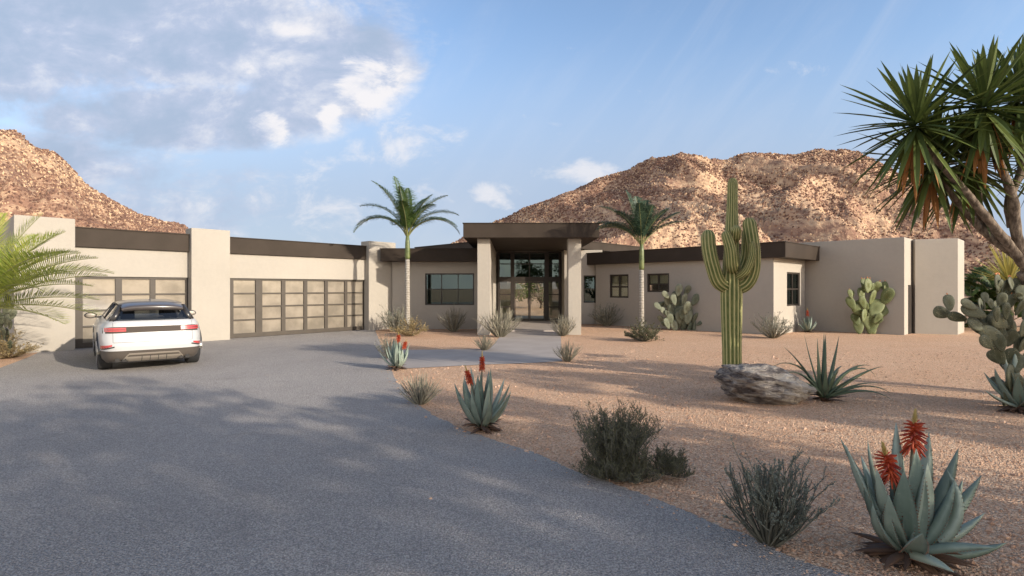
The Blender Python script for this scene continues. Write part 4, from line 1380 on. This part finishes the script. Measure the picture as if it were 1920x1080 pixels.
# branching tree with sword-leaf rosettes
def sword(mb, base, d, L, w, droop, rr, mi=0):
    d = d.normalized(); n = 5
    side = d.cross(Vector((0, 0, 1)))
    if side.length < .1: side = Vector((1, 0, 0))
    side.normalize(); side = (side + Vector((0, 0, 1)).cross(side) * 0).normalized()
    p = Vector(base); vs = []
    for i in range(n + 1):
        t = i / n
        wd = w * .5 * (.55 + 1.1 * t - .5 * t * t) * (1 - t ** 3.2) + .001
        up = side.cross(d).normalized()
        vs += [p - side * wd + up * wd * .35, p, p + side * wd + up * wd * .35]
        d = (d + Vector((0, 0, -droop / n))).normalized(); p = p + d * L / n
    fs = []
    for i in range(n):
        a = 3 * i
        fs += [(a, a + 1, a + 4, a + 3), (a + 1, a + 2, a + 5, a + 4)]
    mb.add(vs, fs, mi)


def dragon_tree():
    rr = random.Random(9); Y = 8.0; k = Y / F
    bx, by = 1985, 766
    root = empty('dragon_tree', ((bx - 960) * k, Y, 0)); tag(root, 'tall branching tree with dark sword-leaf rosettes and orange dead leaves at upper right', 'tree')
    q = lambda px, py, dy=0.0: Vector(((px - bx) * k, dy, EYE + (540 - py) * k))
    def limb(name, pts, r0, r1):
        cv = catmull(pts, 6); m = MB()
        n = len(cv)
        m.tube(cv, [.84 * (r0 + (r1 - r0) * i / (n - 1)) * (1 + .06 * math.sin(i * 1.9)) for i in range(n)], 10)
        return m.build(name, M['bark'], root, smooth=True)
    limb('trunk', [q(1988, 775), q(1975, 660), q(1955, 560, .05), q(1930, 508, .05)], .20, .14)
    limb('limb', [q(1945, 525, .05), q(1900, 470, 0), q(1825, 393, -.1), q(1765, 330, -.15), q(1706, 268, -.15)], .085, .05)
    limb('limb', [q(1925, 490, .05), q(1872, 436, .2), q(1832, 385, .25), q(1805, 340, .3), q(1782, 310, .3)], .075, .045)
    limb('limb', [q(1935, 515, .05), q(1906, 440, .0), q(1888, 375, -.1), q(1850, 310, -.2), q(1818, 240, -.25)], .095, .05)
    limb('limb', [q(1905, 425, .05), q(1904, 372, .1), q(1928, 310, .1), q(1920, 215, .05)], .08, .05)
    limb('limb', [q(1890, 445, .1), q(1872, 400, .3), q(1880, 345, .45), q(1868, 300, .5)], .085, .05)
    limb('limb', [q(1950, 540, .05), q(1985, 450, .2), q(2010, 350, .3), q(2015, 280, .3)], .1, .06)
    def rosette(c, n, L, w, dead, tilt=(0, 0, 0), low=-.9):
        m = MB()
        for i in range(n):
            t = i / n
            el = R(86) + (math.asin(low) - R(86)) * t ** .95 + rr.uniform(-.12, .12); az = i * 2.39996 + rr.uniform(-.2, .2)
            d = Vector((math.cos(el) * math.cos(az), math.cos(el) * math.sin(az), math.sin(el))) + Vector(tilt)
            b = c + Vector((0, 0, .16 * (1 - t))) + d.normalized() * .03
            sword(m, b, d, L * rr.uniform(.82, 1.1) * (1 - .6 * max(0, math.sin(el) - .55)), w, rr.uniform(.04, .25) if el < R(50) else rr.uniform(-.02, .08), rr)
        o = m.build('leaf_rosette', M['sword'], root)
        if dead:
            dm_ = MB()
            for i in range(int(dead * .7)):
                az = rr.uniform(0, 6.283)
                d = Vector((math.cos(az) * .3, math.sin(az) * .3, -1))
                sword(dm_, c + Vector((math.cos(az) * .06, math.sin(az) * .06, rr.uniform(-.32, -.02))), d, L * rr.uniform(.45, .8), w * .85, .2, rr)
            dm_.build('dead_leaves', M['deadleaf'], o)
    rosette(q(1704, 250, -.15), 100, 1.1, .088, 12)
    rosette(q(1817, 222, -.25), 105, 1.12, .092, 20)
    rosette(q(1920, 195, .05), 100, 1.12, .092, 18)
    rosette(q(1782, 305, .35), 105, 1.12, .085, 16, low=-.9)
    rosette(q(1866, 298, .5), 105, 1.12, .085, 18, low=-.9)
    rosette(q(2015, 270, .3), 80, 1.0, .08, 10)


dragon_tree()


# boulder
def boulder():
    p = gp(1440, 752)
    bm = bmesh.new(); bmesh.ops.create_icosphere(bm, subdivisions=6, radius=1)
    for v in bm.verts:
        d = v.co.normalized()
        q = Vector((abs(d.x) ** .8 * (1 if d.x > 0 else -1), abs(d.y) ** .8 * (1 if d.y > 0 else -1), abs(d.z) ** .75 * (1 if d.z > 0 else -1)))
        tx = q.x
        taper = 1 - .50 * max(0, tx) ** 1.4 - .06 * max(0, -tx)
        x = q.x * .73; y = q.y * .46 * (1 - .3 * max(0, tx)); z = q.z * .335 * taper
        if z > 0: z += .06 * (-tx) * (1 - abs(q.y) * .4) - .02
        if q.z < 0: x *= 1 - .22 * (-q.z) ** 1.2; y *= 1 - .2 * (-q.z)
        P = Vector((x * 1.6, y * 2.0, (z + .22 * x) * 6.5))
        led = noise.ridged_multi_fractal(P, 1.0, 2.1, 4, 1.0, 2.0) - 1.2
        n1 = noise.fractal(Vector((x * 2.2, y * 2.2, z * 2.5)), 1.0, 2.0, 3)
        n2 = noise.fractal(Vector((x * 9, y * 9, z * 16)), 1.0, 2.0, 4)
        k = 1 + .085 * led + .15 * n1 + .04 * n2
        st = math.floor((z + .24 * x + .03 * n1) / .075) % 3
        k += (-.03, .022, 0)[int(st)] * (1 if abs(q.z) < .85 else .3)
        v.co = Vector((x * k, y * k, z * k + .255))
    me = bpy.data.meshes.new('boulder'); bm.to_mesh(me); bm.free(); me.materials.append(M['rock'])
    me.polygons.foreach_set('use_smooth', [True] * len(me.polygons))
    o = bpy.data.objects.new('boulder', me); col.objects.link(o); o.location = p; o.rotation_euler = (0, R(3), R(-6))
    tag(o, 'grey and white layered boulder in the gravel in front of the saguaro', 'boulder')


boulder()

# background planting behind the right end of the house
root = empty('palm_thicket', (20.6, 23.3, 0)); tag(root, 'dark green low palm behind the far right end of the house', 'palm')
prr = random.Random(17)
for i in range(46):
    az = prr.uniform(0, 6.283); el = R(prr.uniform(5, 75))
    fm_ = MB(); frond(fm_, (prr.uniform(-.8, 1.2), prr.uniform(-.5, .5), prr.uniform(.3, 1.7)), az, el, prr.uniform(1.2, 1.9), R(prr.uniform(-80, -40)), nl=34, lw=.075, ll=.46)
    fm_.build('frond', [M['palmleaf'], M['rachis']], root)
root = empty('palm_thicket', (23.4, 24.2, 0)); tag(root, 'green palm clump at the right edge behind the fruiting prickly pear', 'palm')
for i in range(46):
    az = prr.uniform(0, 6.283); el = R(prr.uniform(5, 80))
    fm_ = MB(); frond(fm_, (prr.uniform(-1.6, 1.6), prr.uniform(-.5, .5), prr.uniform(.3, 1.8)), az, el, prr.uniform(1.3, 2.0), R(prr.uniform(-80, -30)), nl=34, lw=.075, ll=.5)
    fm_.build('frond', [M['palmleaf'], M['rachis']], root)
root = empty('spiky_plant', (20.6, 22.2, 0)); tag(root, 'yellow-green spiky plant rising behind the prickly pear at the right edge', 'plant')
rr = random.Random(3)
m = MB()
for i in range(60):
    t = i / 60; el = R(86 - 78 * t + rr.uniform(-6, 6)); az = i * 2.4
    d = Vector((math.cos(el) * math.cos(az), math.cos(el) * math.sin(az), math.sin(el)))
    sword(m, Vector((0, 0, 2.0)), d, rr.uniform(1.2, 1.9), .11, .05, rr)
m.build('leaves', M['palmyellow'], root)
m = MB(); m.tube([(0, 0, -.05), (0, 0, 2.05)], [.16, .12], 9); m.build('trunk', M['bark'], root, smooth=True)


# trees out of the picture on the sunny side: they throw the dappled shade over the drive and stand in the window reflections
def shade_tree(x, y, h, r, z0, n, seed, label, leaf=.17, src=None):
    rr = random.Random(seed); root = empty('shade_tree', (x, y, 0)); tag(root, label, 'tree', 'trees around the drive outside the picture')
    tm = MB(); tm.tube([(0, 0, -.05), (.05, .03, z0 * .6), (.0, .1, z0 + r * .3), (.1, 0, h - r * .5)], [.2, .15, .11, .04], 8)
    for i in range(9):
        az = i * 2.4; b = Vector((0, .05, z0 * rr.uniform(.6, 1.1)))
        e = Vector((math.cos(az) * r * .75, math.sin(az) * r * .75, z0 + (h - z0) * rr.uniform(.2, .75)))
        tm.tube([b, b.lerp(e, .5) + Vector((0, 0, .25)), e], [.07, .045, .015], 5)
    tm.build('trunk', M['bark'], root, smooth=True)
    cm_ = MB(); cl = []
    for i in range(16):
        az = rr.uniform(0, 6.283); q = rr.random() ** .5
        cl.append((math.cos(az) * r * q * .8, math.sin(az) * r * q * .8, z0 + (h - z0) * rr.uniform(.15, .92), r * rr.uniform(.25, .45)))
    for i in range(n):
        c = rr.choice(cl); d = Vector((rr.gauss(0, 1), rr.gauss(0, 1), rr.gauss(0, .75))); d = d.normalized() * c[3] * rr.random() ** .4
        p = Vector(c[:3]) + d
        a = Vector((rr.uniform(-1, 1), rr.uniform(-1, 1), rr.uniform(-.6, .6))).normalized(); b = a.cross(Vector((rr.uniform(-1, 1), rr.uniform(-1, 1), rr.uniform(-1, 1)))).normalized()
        s = leaf * rr.uniform(.7, 1.3)
        cm_.add([p - a * s, p + b * s * .38, p + a * s, p - b * s * .38], [(0, 1, 2, 3)])
    cm_.build('crown', M['treeleaf'], root)


def ca(c, a): return (c * .574 + a * .819, c * .819 - a * .574)


x, y = ca(2.6, 13.5); shade_tree(x, y, 8.2, 3.0, 2.0, 4600, 1, 'broad leafy tree right of the drive, outside the picture')
x, y = ca(-2.5, 15); shade_tree(x, y, 9.3, 3.2, 2.0, 3800, 2, 'tall leafy tree behind the viewer on the right, outside the picture')
x, y = ca(5.9, 12.5); shade_tree(x, y, 6.4, 2.0, 1.7, 3000, 3, 'small bushy tree by the gravel bed, outside the picture')
x, y = ca(9.3, 13.5); shade_tree(x, y, 6.8, 1.3, 3.6, 800, 4, 'slender open tree by the gravel bed, outside the picture')
x, y = ca(0.5, 20.0); shade_tree(x, y, 9.0, 3.0, 2.5, 3800, 5, 'tallest leafy tree right of the drive, outside the picture')
x, y = ca(12.3, 9.0); shade_tree(x, y, 5.4, 1.1, 3.2, 520, 9, 'small slim tree beyond the right edge near the prickly pear, outside the picture')
x, y = ca(10.4, 11.5); shade_tree(x, y, 5.8, 1.2, 3.2, 620, 10, 'slim pale tree beside the gravel bed, outside the picture')
shade_tree(2.0, -14, 5.2, 2.4, 1.2, 3200, 6, 'leafy tree across the drive facing the entry, outside the picture')
shade_tree(8.0, -16, 5.0, 2.4, 1.0, 3000, 8, 'round tree far across the drive, outside the picture')

shade_tree(-.3, 46.0, 4.2, 1.9, .4, 2200, 11, 'leafy garden tree seen through the entry glass, left of the door joint', leaf=.12)
shade_tree(2.6, 47.5, 4.6, 2.0, .4, 2400, 12, 'leafy garden tree seen through the entry glass, right of the door joint', leaf=.12)


# ------------------------------------------------------------------ the car
def car():
    root = empty('parked_car', (-8.38, 12.41, .005), R(39))
    tag(root, 'white SUV with black roof parked facing the left garage door', 'car')
    LV = [(.17, .86, -.72, 3.55), (.25, .925, -.85, 3.66), (.36, .955, -.925, 3.74), (.42, .965, -.94, 3.76), (.425, .967, -.945, 3.76), (.52, .975, -.955, 3.78), (.62, .982, -.93, 3.78), (.72, .98, -.885, 3.75), (.80, .972, -.865, 3.7), (.87, .955, -.855, 3.6), (.93, .925, -.845, 3.5), (.98, .885, -.82, 3.3), (1.005, .85, -.78, 3.1)]
    ZS = 1.085
    LV = [(a * ZS, b, c, d) for (a, b, c, d) in LV]
    nexp = 7.0
    def lv(z):
        for a, b in zip(LV, LV[1:]):
            if a[0] <= z <= b[0]:
                t = (z - a[0]) / (b[0] - a[0]); return [a[i] + (b[i] - a[i]) * t for i in range(4)]
        return LV[0] if z < LV[0][0] else LV[-1]
    def ry(x, z):
        _, w, y0, y1 = lv(z); c = (y0 + y1) / 2; l = (y1 - y0) / 2
        u = min(.9999, abs(x) / w)
        return c - l * (1 - u ** nexp) ** (1 / nexp)
    def contour(z, n=72):
        _, w, y0, y1 = lv(z); c = (y0 + y1) / 2; l = (y1 - y0) / 2; out = []
        for j in range(n):
            th = 2 * math.pi * j / n; cs, sn = math.cos(th), math.sin(th)
            out.append((w * abs(cs) ** (2 / nexp) * (1 if cs >= 0 else -1), c + l * abs(sn) ** (2 / nexp) * (1 if sn >= 0 else -1), z))
        return out
    def loft(zs, name, m, top=False, bottom=False):
        zs = [z * ZS for z in zs]
        mb = MB(); n = 72; vs = []
        for z in zs: vs += contour(z)
        fs = [(i * n + j, i * n + (j + 1) % n, (i + 1) * n + (j + 1) % n, (i + 1) * n + j) for i in range(len(zs) - 1) for j in range(n)]
        if top: fs.append(tuple(range((len(zs) - 1) * n, len(zs) * n)))
        if bottom: fs.append(tuple(range(n - 1, -1, -1)))
        mb.add(vs, fs); return mb.build(name, m, root, smooth=True)
    zs = [.425, .44, .47, .50, .53, .56, .6, .64, .68, .72, .76, .8, .84, .87, .9, .93, .955, .98, .993, 1.005]
    loft(zs, 'body', M['paint'], top=True)
    loft([.17, .2, .25, .3, .36, .42, .4249], 'bumper_cladding', M['cladding'], bottom=True)

    def patch(name, m, x0, x1, zf0, zf1, off, par=root, n=14, nz=3, thick=.02, mb=None):
        mm = mb or MB(); vs = []; fs = []
        for i in range(n + 1):
            x = x0 + (x1 - x0) * i / n
            a = zf0(x) if callable(zf0) else zf0; b = zf1(x) if callable(zf1) else zf1
            a *= ZS; b *= ZS
            for j in range(nz + 1):
                z = a + (b - a) * j / nz
                vs.append((x, ry(x, z) - off, z))
        k = (n + 1) * (nz + 1)
        vs += [(v[0], v[1] + thick, v[2]) for v in vs]
        w = nz + 1
        for i in range(n):
            for j in range(nz):
                a = i * w + j; fs.append((a, a + w, a + w + 1, a + 1))
        for i in range(n):
            for j in (0, nz):
                a = i * w + j; fs.append((a, a + w, a + w + k, a + k))
        for j in range(nz):
            for i in (0, n):
                a = i * w + j; fs.append((a, a + 1, a + 1 + k, a + k))
        mm.add(vs, fs)
        if mb is None: return mm.build(name, m, par, recalc=True)
    # light bar and lamps
    patch('light_bar', M['carbar'], -.90, .90, lambda x: .775 - .01 * (abs(x) / .9) ** 2, lambda x: .89 - .02 * max(0, abs(x) - .75) / .15, .006, n=30)
    for sgn in (-1, 1):
        e = patch('tail_light', M['redlens'], sgn * .50, sgn * .87, .80, .875, .012, n=10)
        patch('lamp_strip', M['carblack'], sgn * .52, sgn * .86, .832, .842, .015, par=e, n=10)
        patch('rear_reflector', M['redlens'], sgn * .74, sgn * .93, lambda x: .52 - .06 * (abs(x) - .74) / .2, lambda x: .555 - .03 * (abs(x) - .74) / .2, .008, n=8)
        patch('reflector_trim', M['carblack'], sgn * .70, sgn * .94, lambda x: .495 - .06 * (abs(x) - .7) / .25, lambda x: .52 - .06 * (abs(x) - .7) / .25, .006, n=8)
    gmb = MB()
    patch('', None, -.72, .72, .585, .592, .002, mb=gmb, n=20)
    for sgn in (-1, 1):
        patch('', None, sgn * .722, sgn * .728, .592, .775, .002, mb=gmb, n=1, nz=5); patch('', None, sgn * .722, sgn * .728, .892, .985, .002, mb=gmb, n=1, nz=5)
    gmb.build('panel_gap', M['gap'], root, recalc=True)
    # lower valance: trapezoid silver diffuser with ribs and exhausts
    dmb = MB()
    patch('', None, -.56, .56, lambda x: .335 - .13 * max(0, (abs(x) - .46) / .1), lambda x: .37 - .13 * max(0, (abs(x) - .46) / .1), .018, mb=dmb, n=30)
    patch('', None, -.50, .50, .20, .30, .010, mb=dmb, n=20)
    df = dmb.build('diffuser', M['silver'], root, recalc=True)
    rb = MB()
    for x in (-.22, -.07, .08, .23): patch('', None, x - .006, x + .006, .20, .31, .016, mb=rb, n=1)
    patch('', None, -.78, .78, .172, .2, .012, mb=rb, n=24)
    rb.build('diffuser_rib', M['gap'], df, recalc=True)
    for sgn in (-1, 1):
        ex = MB()
        for dx in (-.07, .05):
            y = ry(.5, .25)
            x = sgn * .58 + dx
            pts = [(x, y + .1, .265), (x, y - .035, .262)]
            ex.tube(pts, [.042, .045], 10)
            ex.box(x - .07, x + .07, y - .02, y + .03, .225, .24)
        ex.build('exhaust', M['carblack'], root, smooth=False)
    # greenhouse: black roof, pillars and panes
    roof_pts = [(-.70, 1.395, .56), (-.60, 1.425, .585), (-.3, 1.465, .605), (.1, 1.495, .62), (.7, 1.505, .62), (1.2, 1.48, .62), (1.5, 1.43, .585)]
    mb = MB(); vs = []; fs = []; nx = 12
    for (y, z, w) in roof_pts:
        for i in range(nx + 1):
            u = -1 + 2 * i / nx
            vs.append((w * u, y + (.05 * u * u if y < -.5 else 0), z + .03 * (1 - u * u) - .035 * abs(u) ** 6))
    k = len(vs)
    vs += [(v[0] * .98, v[1], v[2] - .05) for v in vs]
    w = nx + 1; nr = len(roof_pts)
    for i in range(nr - 1):
        for j in range(nx):
            a = i * w + j; fs.append((a, a + 1, a + w + 1, a + w)); fs.append((a + k, a + w + k, a + w + 1 + k, a + 1 + k))
    for i in range(nr - 1):
        for j in (0, nx): a = i * w + j; fs.append((a, a + w, a + w + k, a + k))
    for j in range(nx):
        for i in (0, nr - 1): a = i * w + j; fs.append((a, a + 1, a + 1 + k, a + k))
    mb.add(vs, fs); rf = mb.build('roof', M['roofblack'], root, smooth=True, recalc=True)
    rf.modifiers.new('split', 'EDGE_SPLIT').split_angle = R(45)
    fn = MB(); fn.add([(-.012, .0, 1.515), (.012, .0, 1.515), (.012, .2, 1.525), (-.012, .2, 1.525), (-.004, .02, 1.575), (.004, .02, 1.575)], [(0, 1, 5, 4), (1, 2, 5), (2, 3, 4, 5), (3, 0, 4), (0, 3, 2, 1)])
    fn.build('antenna_fin', M['carblack'], rf)
    sp = MB(); vs = []; fs = []
    for i in range(nx + 1):
        u = -1 + 2 * i / nx; x = .56 * u
        vs += [(x, -.70 + .05 * u * u, 1.395 + .03 * (1 - u * u) - .035 * abs(u) ** 6), (x * 1.02, -.755 + .07 * u * u, 1.365 + .03 * (1 - u * u) - .03 * abs(u) ** 6), (x * .98, -.72 + .07 * u * u, 1.285 + .02 * (1 - u * u)), (x * .95, -.60, 1.335)]
    for i in range(nx):
        for j in range(3): a = 4 * i + j; fs.append((a, a + 4, a + 5, a + 1))
    sp.add(vs, fs); sp.build('roof_spoiler', M['roofblack'], root, smooth=True, recalc=True)
    # panes
    def quad_grid(name, c, m, n=8, bulge=(0, 0, 0)):
        mb = MB(); vs = []; fs = []
        for i in range(n + 1):
            for j in range(n + 1):
                u, v = i / n, j / n
                p = (Vector(c[0]) * (1 - u) + Vector(c[1]) * u) * (1 - v) + (Vector(c[3]) * (1 - u) + Vector(c[2]) * u) * v
                vs.append(p + Vector(bulge) * (1 - (2 * u - 1) ** 2))
        for i in range(n):
            for j in range(n): a = i * (n + 1) + j; fs.append((a, a + n + 1, a + n + 2, a + 1))
        mb.add(vs, fs); return mb.build(name, m, root, smooth=True)
    quad_grid('rear_window', [(-.69, -.70, 1.09), (.69, -.70, 1.09), (.55, -.565, 1.33), (-.55, -.565, 1.33)], M['carglass'], bulge=(0, -.05, .0))
    quad_grid('windscreen', [(-.72, 2.3, 1.08), (.72, 2.3, 1.08), (.57, 1.5, 1.42), (-.57, 1.5, 1.42)], M['carglass'], bulge=(0, .08, 0))
    for sgn in (-1, 1):
        quad_grid('side_window', [(sgn * .83, -.45, 1.075), (sgn * .83, 2.1, 1.08), (sgn * .63, 1.45, 1.42), (sgn * .63, -.3, 1.42)], M['carglass'])
        pl = MB(); pl.tube([(sgn * .715, -.63, 1.07), (sgn * .655, -.56, 1.22), (sgn * .575, -.46, 1.40)], [.075, .065, .055], 8); pl.build('pillar', M['carblack'], root, smooth=True)
        pl = MB(); pl.tube([(sgn * .815, .75, 1.07), (sgn * .64, .7, 1.43)], [.035, .03], 6); pl.build('pillar', M['carblack'], root, smooth=True)
        pl = MB(); pl.tube([(sgn * .81, 2.25, 1.06), (sgn * .61, 1.5, 1.42)], [.04, .035], 6); pl.build('pillar', M['carblack'], root, smooth=True)
        mr = MB(); mr.blob((sgn * 1.06, 1.72, 1.13), (.125, .07, .075), 12, 8); mr.box(*sorted((sgn * .84, sgn * .97)), 1.70, 1.76, 1.07, 1.10)
        mo = mr.build('wing_mirror', M['carblack'], root, smooth=True)
        mg = MB(); mg.blob((sgn * 1.06, 1.66, 1.13), (.105, .014, .058), 12, 6); mg.build('mirror_glass', M['silver'], mo, smooth=True)
    # rear screen frame
    fr = MB()
    fr.tube([(-.72, -.70, 1.085), (-.4, -.75, 1.085), (0, -.76, 1.085), (.4, -.75, 1.085), (.72, -.70, 1.085)], [.018] * 5, 6)
    fr.build('window_trim', M['carblack'], root, smooth=True)
    # seats
    for (x, y, hz) in ((-.42, -.02, 1.06), (.42, -.02, 1.06), (-.40, .95, 1.08), (.40, .95, 1.08)):
        st = MB(); st.box(x - .25, x + .25, y, y + .16, .6, hz)
        st.box(x - .13, x + .13, y + .02, y + .13, hz + .03, hz + .23); st.box(x - .05, x + .05, y + .05, y + .1, hz - .01, hz + .04)
        st.build('car_seat', M['seat'], root, bevel=.04)
    db = MB(); db.box(-.7, .7, 1.6, 2.2, .75, 1.0); db.build('dashboard', M['seat'], root, bevel=.04)
    # wheels
    for sgn in (-1, 1):
        for y in (0, 2.87):
            wm_ = MB(); n = 40; prof = [(-.125, .26), (-.13, .34), (-.115, .365), (-.09, .372), (0, .374), (.09, .372), (.115, .365), (.13, .34), (.125, .26)]
            vs = []; fs = []
            for (a, r) in prof:
                for j in range(n):
                    th = 2 * math.pi * j / n; vs.append((sgn * .835 + a, y + r * math.cos(th), .374 + r * math.sin(th)))
            for i in range(len(prof) - 1):
                for j in range(n): fs.append((i * n + j, i * n + (j + 1) % n, (i + 1) * n + (j + 1) % n, (i + 1) * n + j))
            fs += [tuple(range(n)), tuple(range((len(prof) - 1) * n, len(prof) * n))]
            wm_.add(vs, fs)
            wo = wm_.build('wheel', M['tyre'], root, smooth=True, recalc=True); wo.modifiers.new('split', 'EDGE_SPLIT').split_angle = R(50)
            rm_ = MB(); x = sgn * (.835 + .128)
            for s5 in range(5):
                th = 2 * math.pi * s5 / 5
                for dth in (-.12, .12):
                    rm_.tube([(x, y, .374), (x + sgn * .008, y + .25 * math.cos(th + dth), .374 + .25 * math.sin(th + dth))], [.03, .02], 4)
            rm_.tube([(x + sgn * .012, y + .25 * math.cos(t_ * .2618), .374 + .25 * math.sin(t_ * .2618)) for t_ in range(25)], [.013] * 25, 5)
            rm_.build('rim', M['rim'], wo)
            if True:
                am = MB(); n = 24; vs = []; fs = []
                for i in range(n + 1):
                    th = math.pi * i / n; 
                    for r in (.385, .455):
                        for xo in (.90, .988): vs.append((sgn * xo, y + r * math.cos(th), .374 + r * math.sin(th)))
                for i in range(n):
                    a = 4 * i
                    for (p0, p1) in ((0, 1), (1, 3), (3, 2), (2, 0)): fs.append((a + p0, a + p1, a + 4 + p1, a + 4 + p0))
                am.add(vs, fs); am.build('arch_trim', M['carblack'], root, recalc=True)


car()

# ------------------------------------------------------------------ light, sky, camera
sun = bpy.data.lights.new('sun', 'SUN'); sun.energy = 4.8; sun.angle = R(.55); sun.color = (1.0, .90, .76)
so = bpy.data.objects.new('sun', sun); col.objects.link(so)
sd = Vector((SUN_AZ.x * math.cos(SUN_EL), SUN_AZ.y * math.cos(SUN_EL), math.sin(SUN_EL)))
so.rotation_euler = sd.to_track_quat('Z', 'Y').to_euler()

w = bpy.data.worlds.new('World'); sc.world = w; w.use_nodes = True
nt = w.node_tree; E.nt = nt
bg = nt.nodes['Background']; bg.inputs['Strength'].default_value = .15
sky = nt.nodes.new('ShaderNodeTexSky'); sky.sky_type = 'NISHITA'; sky.sun_disc = False
sky.sun_elevation = SUN_EL; sky.sun_rotation = math.atan2(SUN_AZ.x, SUN_AZ.y)
sky.air_density = 1.0; sky.dust_density = 1.2; sky.ozone_density = 1.5
tc = nt.nodes.new('ShaderNodeTexCoord'); sp = nt.nodes.new('ShaderNodeSeparateXYZ'); nt.links.new(tc.outputs['Generated'], sp.inputs[0])
X, Yd, Z = (E(sp.outputs[i]) for i in range(3))
yy = E.op('MAXIMUM', Yd, .08)
u = X / yy; v = Z / yy


def blob(px, py, rx, ry_, rot=0.0):
    du = (u - (px - 960) / F) * (F / rx); dv = (v - (540 - py) / F) * (F / ry_)
    if rot:
        c, s = math.cos(rot), math.sin(rot)
        du0 = u - (px - 960) / F; dv0 = v - (540 - py) / F
        du = (du0 * c + dv0 * s) * (F / rx); dv = (dv0 * c - du0 * s) * (F / ry_)
    return 1.0 - (du.sq() + dv.sq())


def mx(*a):
    r = a[0]
    for q in a[1:]: r = E.op('MAXIMUM', r, q)
    return r


P = combine(u, v * 1.5, 3.1)
f1 = noise_n(P, 3.2, 8, .58, .25)
f2 = noise_n(combine(u + 7.0, v * 1.7, 1.7), 9.0, 7, .66, .35)
mass = mx(blob(160, 40, 620, 190), blob(600, 110, 185, 140), blob(320, 215, 300, 75), E.op('MULTIPLY', blob(40, 300, 300, 70), .6))
mass = E.op('MAXIMUM', mass, -1.5)
dens = (mass * .85 + (f1 - .5) * 1.9 + (f2 - .5) * .8).step(-.22, .42)
low = mx(blob(200, 380, 520, 90), blob(760, 265, 110, 50), blob(945, 362, 60, 26), blob(1080, 325, 90, 24), blob(1500, 128, 60, 20) - .25)
low = E.op('MAXIMUM', low, -1.0)
dlow = (low * .35 + (f2 - .5) * 2.2 + (f1 - .5) * 1.0).step(-.05, .6) * .7
wv = combine((u * .8 - v * .62) * 5.0, (u * .62 + v * .8) * .8, 2.2)
cir = noise_n(wv, 1.6, 6, .6, 1.1).step(.42, .85) * .16
hv = v.step(.02, .22)
cloud = E.op('MAXIMUM', E.op('MAXIMUM', dens, dlow), cir)
lit = (noise_n(combine(u - .045, (v + .03) * 1.5, 3.1), 3.2, 8, .58, .25) - f1) * 3.8 + (f2 - .5) * 1.9 + .58 + (u + .45) * .8 - mass * .2
puff = (mx(blob(505, 240, 62, 36, -.45), blob(690, 150, 70, 80), blob(620, 225, 30, 36)) * .9 + (f2 - .5) * 2.0).step(.1, .9)
lit = lit + puff * .8
cc = ramp(E.op('MULTIPLY', lit.step(-.3, 1.3), 1.0), [(0, (2.2, 2.7, 3.55)), (.4, (2.75, 3.1, 3.95)), (.75, (3.8, 3.95, 4.45)), (1, (5.1, 4.9, 4.9))])
skb = mixc(1.0, sky.outputs[0], (1.36, 1.37, 1.42), 'MULTIPLY')
hz = mixc(E.op('MULTIPLY', E.op('SUBTRACT', 1.0, v.step(.14, .52)), .88), skb, (2.3, 2.75, 3.6))
colr = mixc(cloud * .92, hz, cc)
# bright unseen cloud bank, added low behind the viewer to fill shaded walls
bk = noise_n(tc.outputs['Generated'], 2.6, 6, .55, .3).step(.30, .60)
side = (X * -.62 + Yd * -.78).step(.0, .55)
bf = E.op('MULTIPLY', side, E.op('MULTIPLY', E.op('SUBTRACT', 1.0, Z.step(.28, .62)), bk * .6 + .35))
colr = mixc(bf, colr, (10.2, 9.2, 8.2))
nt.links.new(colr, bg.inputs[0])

cam = bpy.data.cameras.new('camera'); cam.sensor_width = 36; cam.lens = 36 * F / 1920; cam.clip_end = 3000; cam.clip_start = .05
co = bpy.data.objects.new('camera', cam); col.objects.link(co); co.location = (0, 0, EYE); co.rotation_euler = (R(90), 0, 0)
sc.camera = co
sc.view_settings.view_transform = 'Standard'; sc.view_settings.look = 'None'; sc.view_settings.exposure = .35; sc.view_settings.gamma = 1
sc.cycles.max_bounces = 8; sc.cycles.transparent_max_bounces = 12; sc.cycles.use_denoising = True
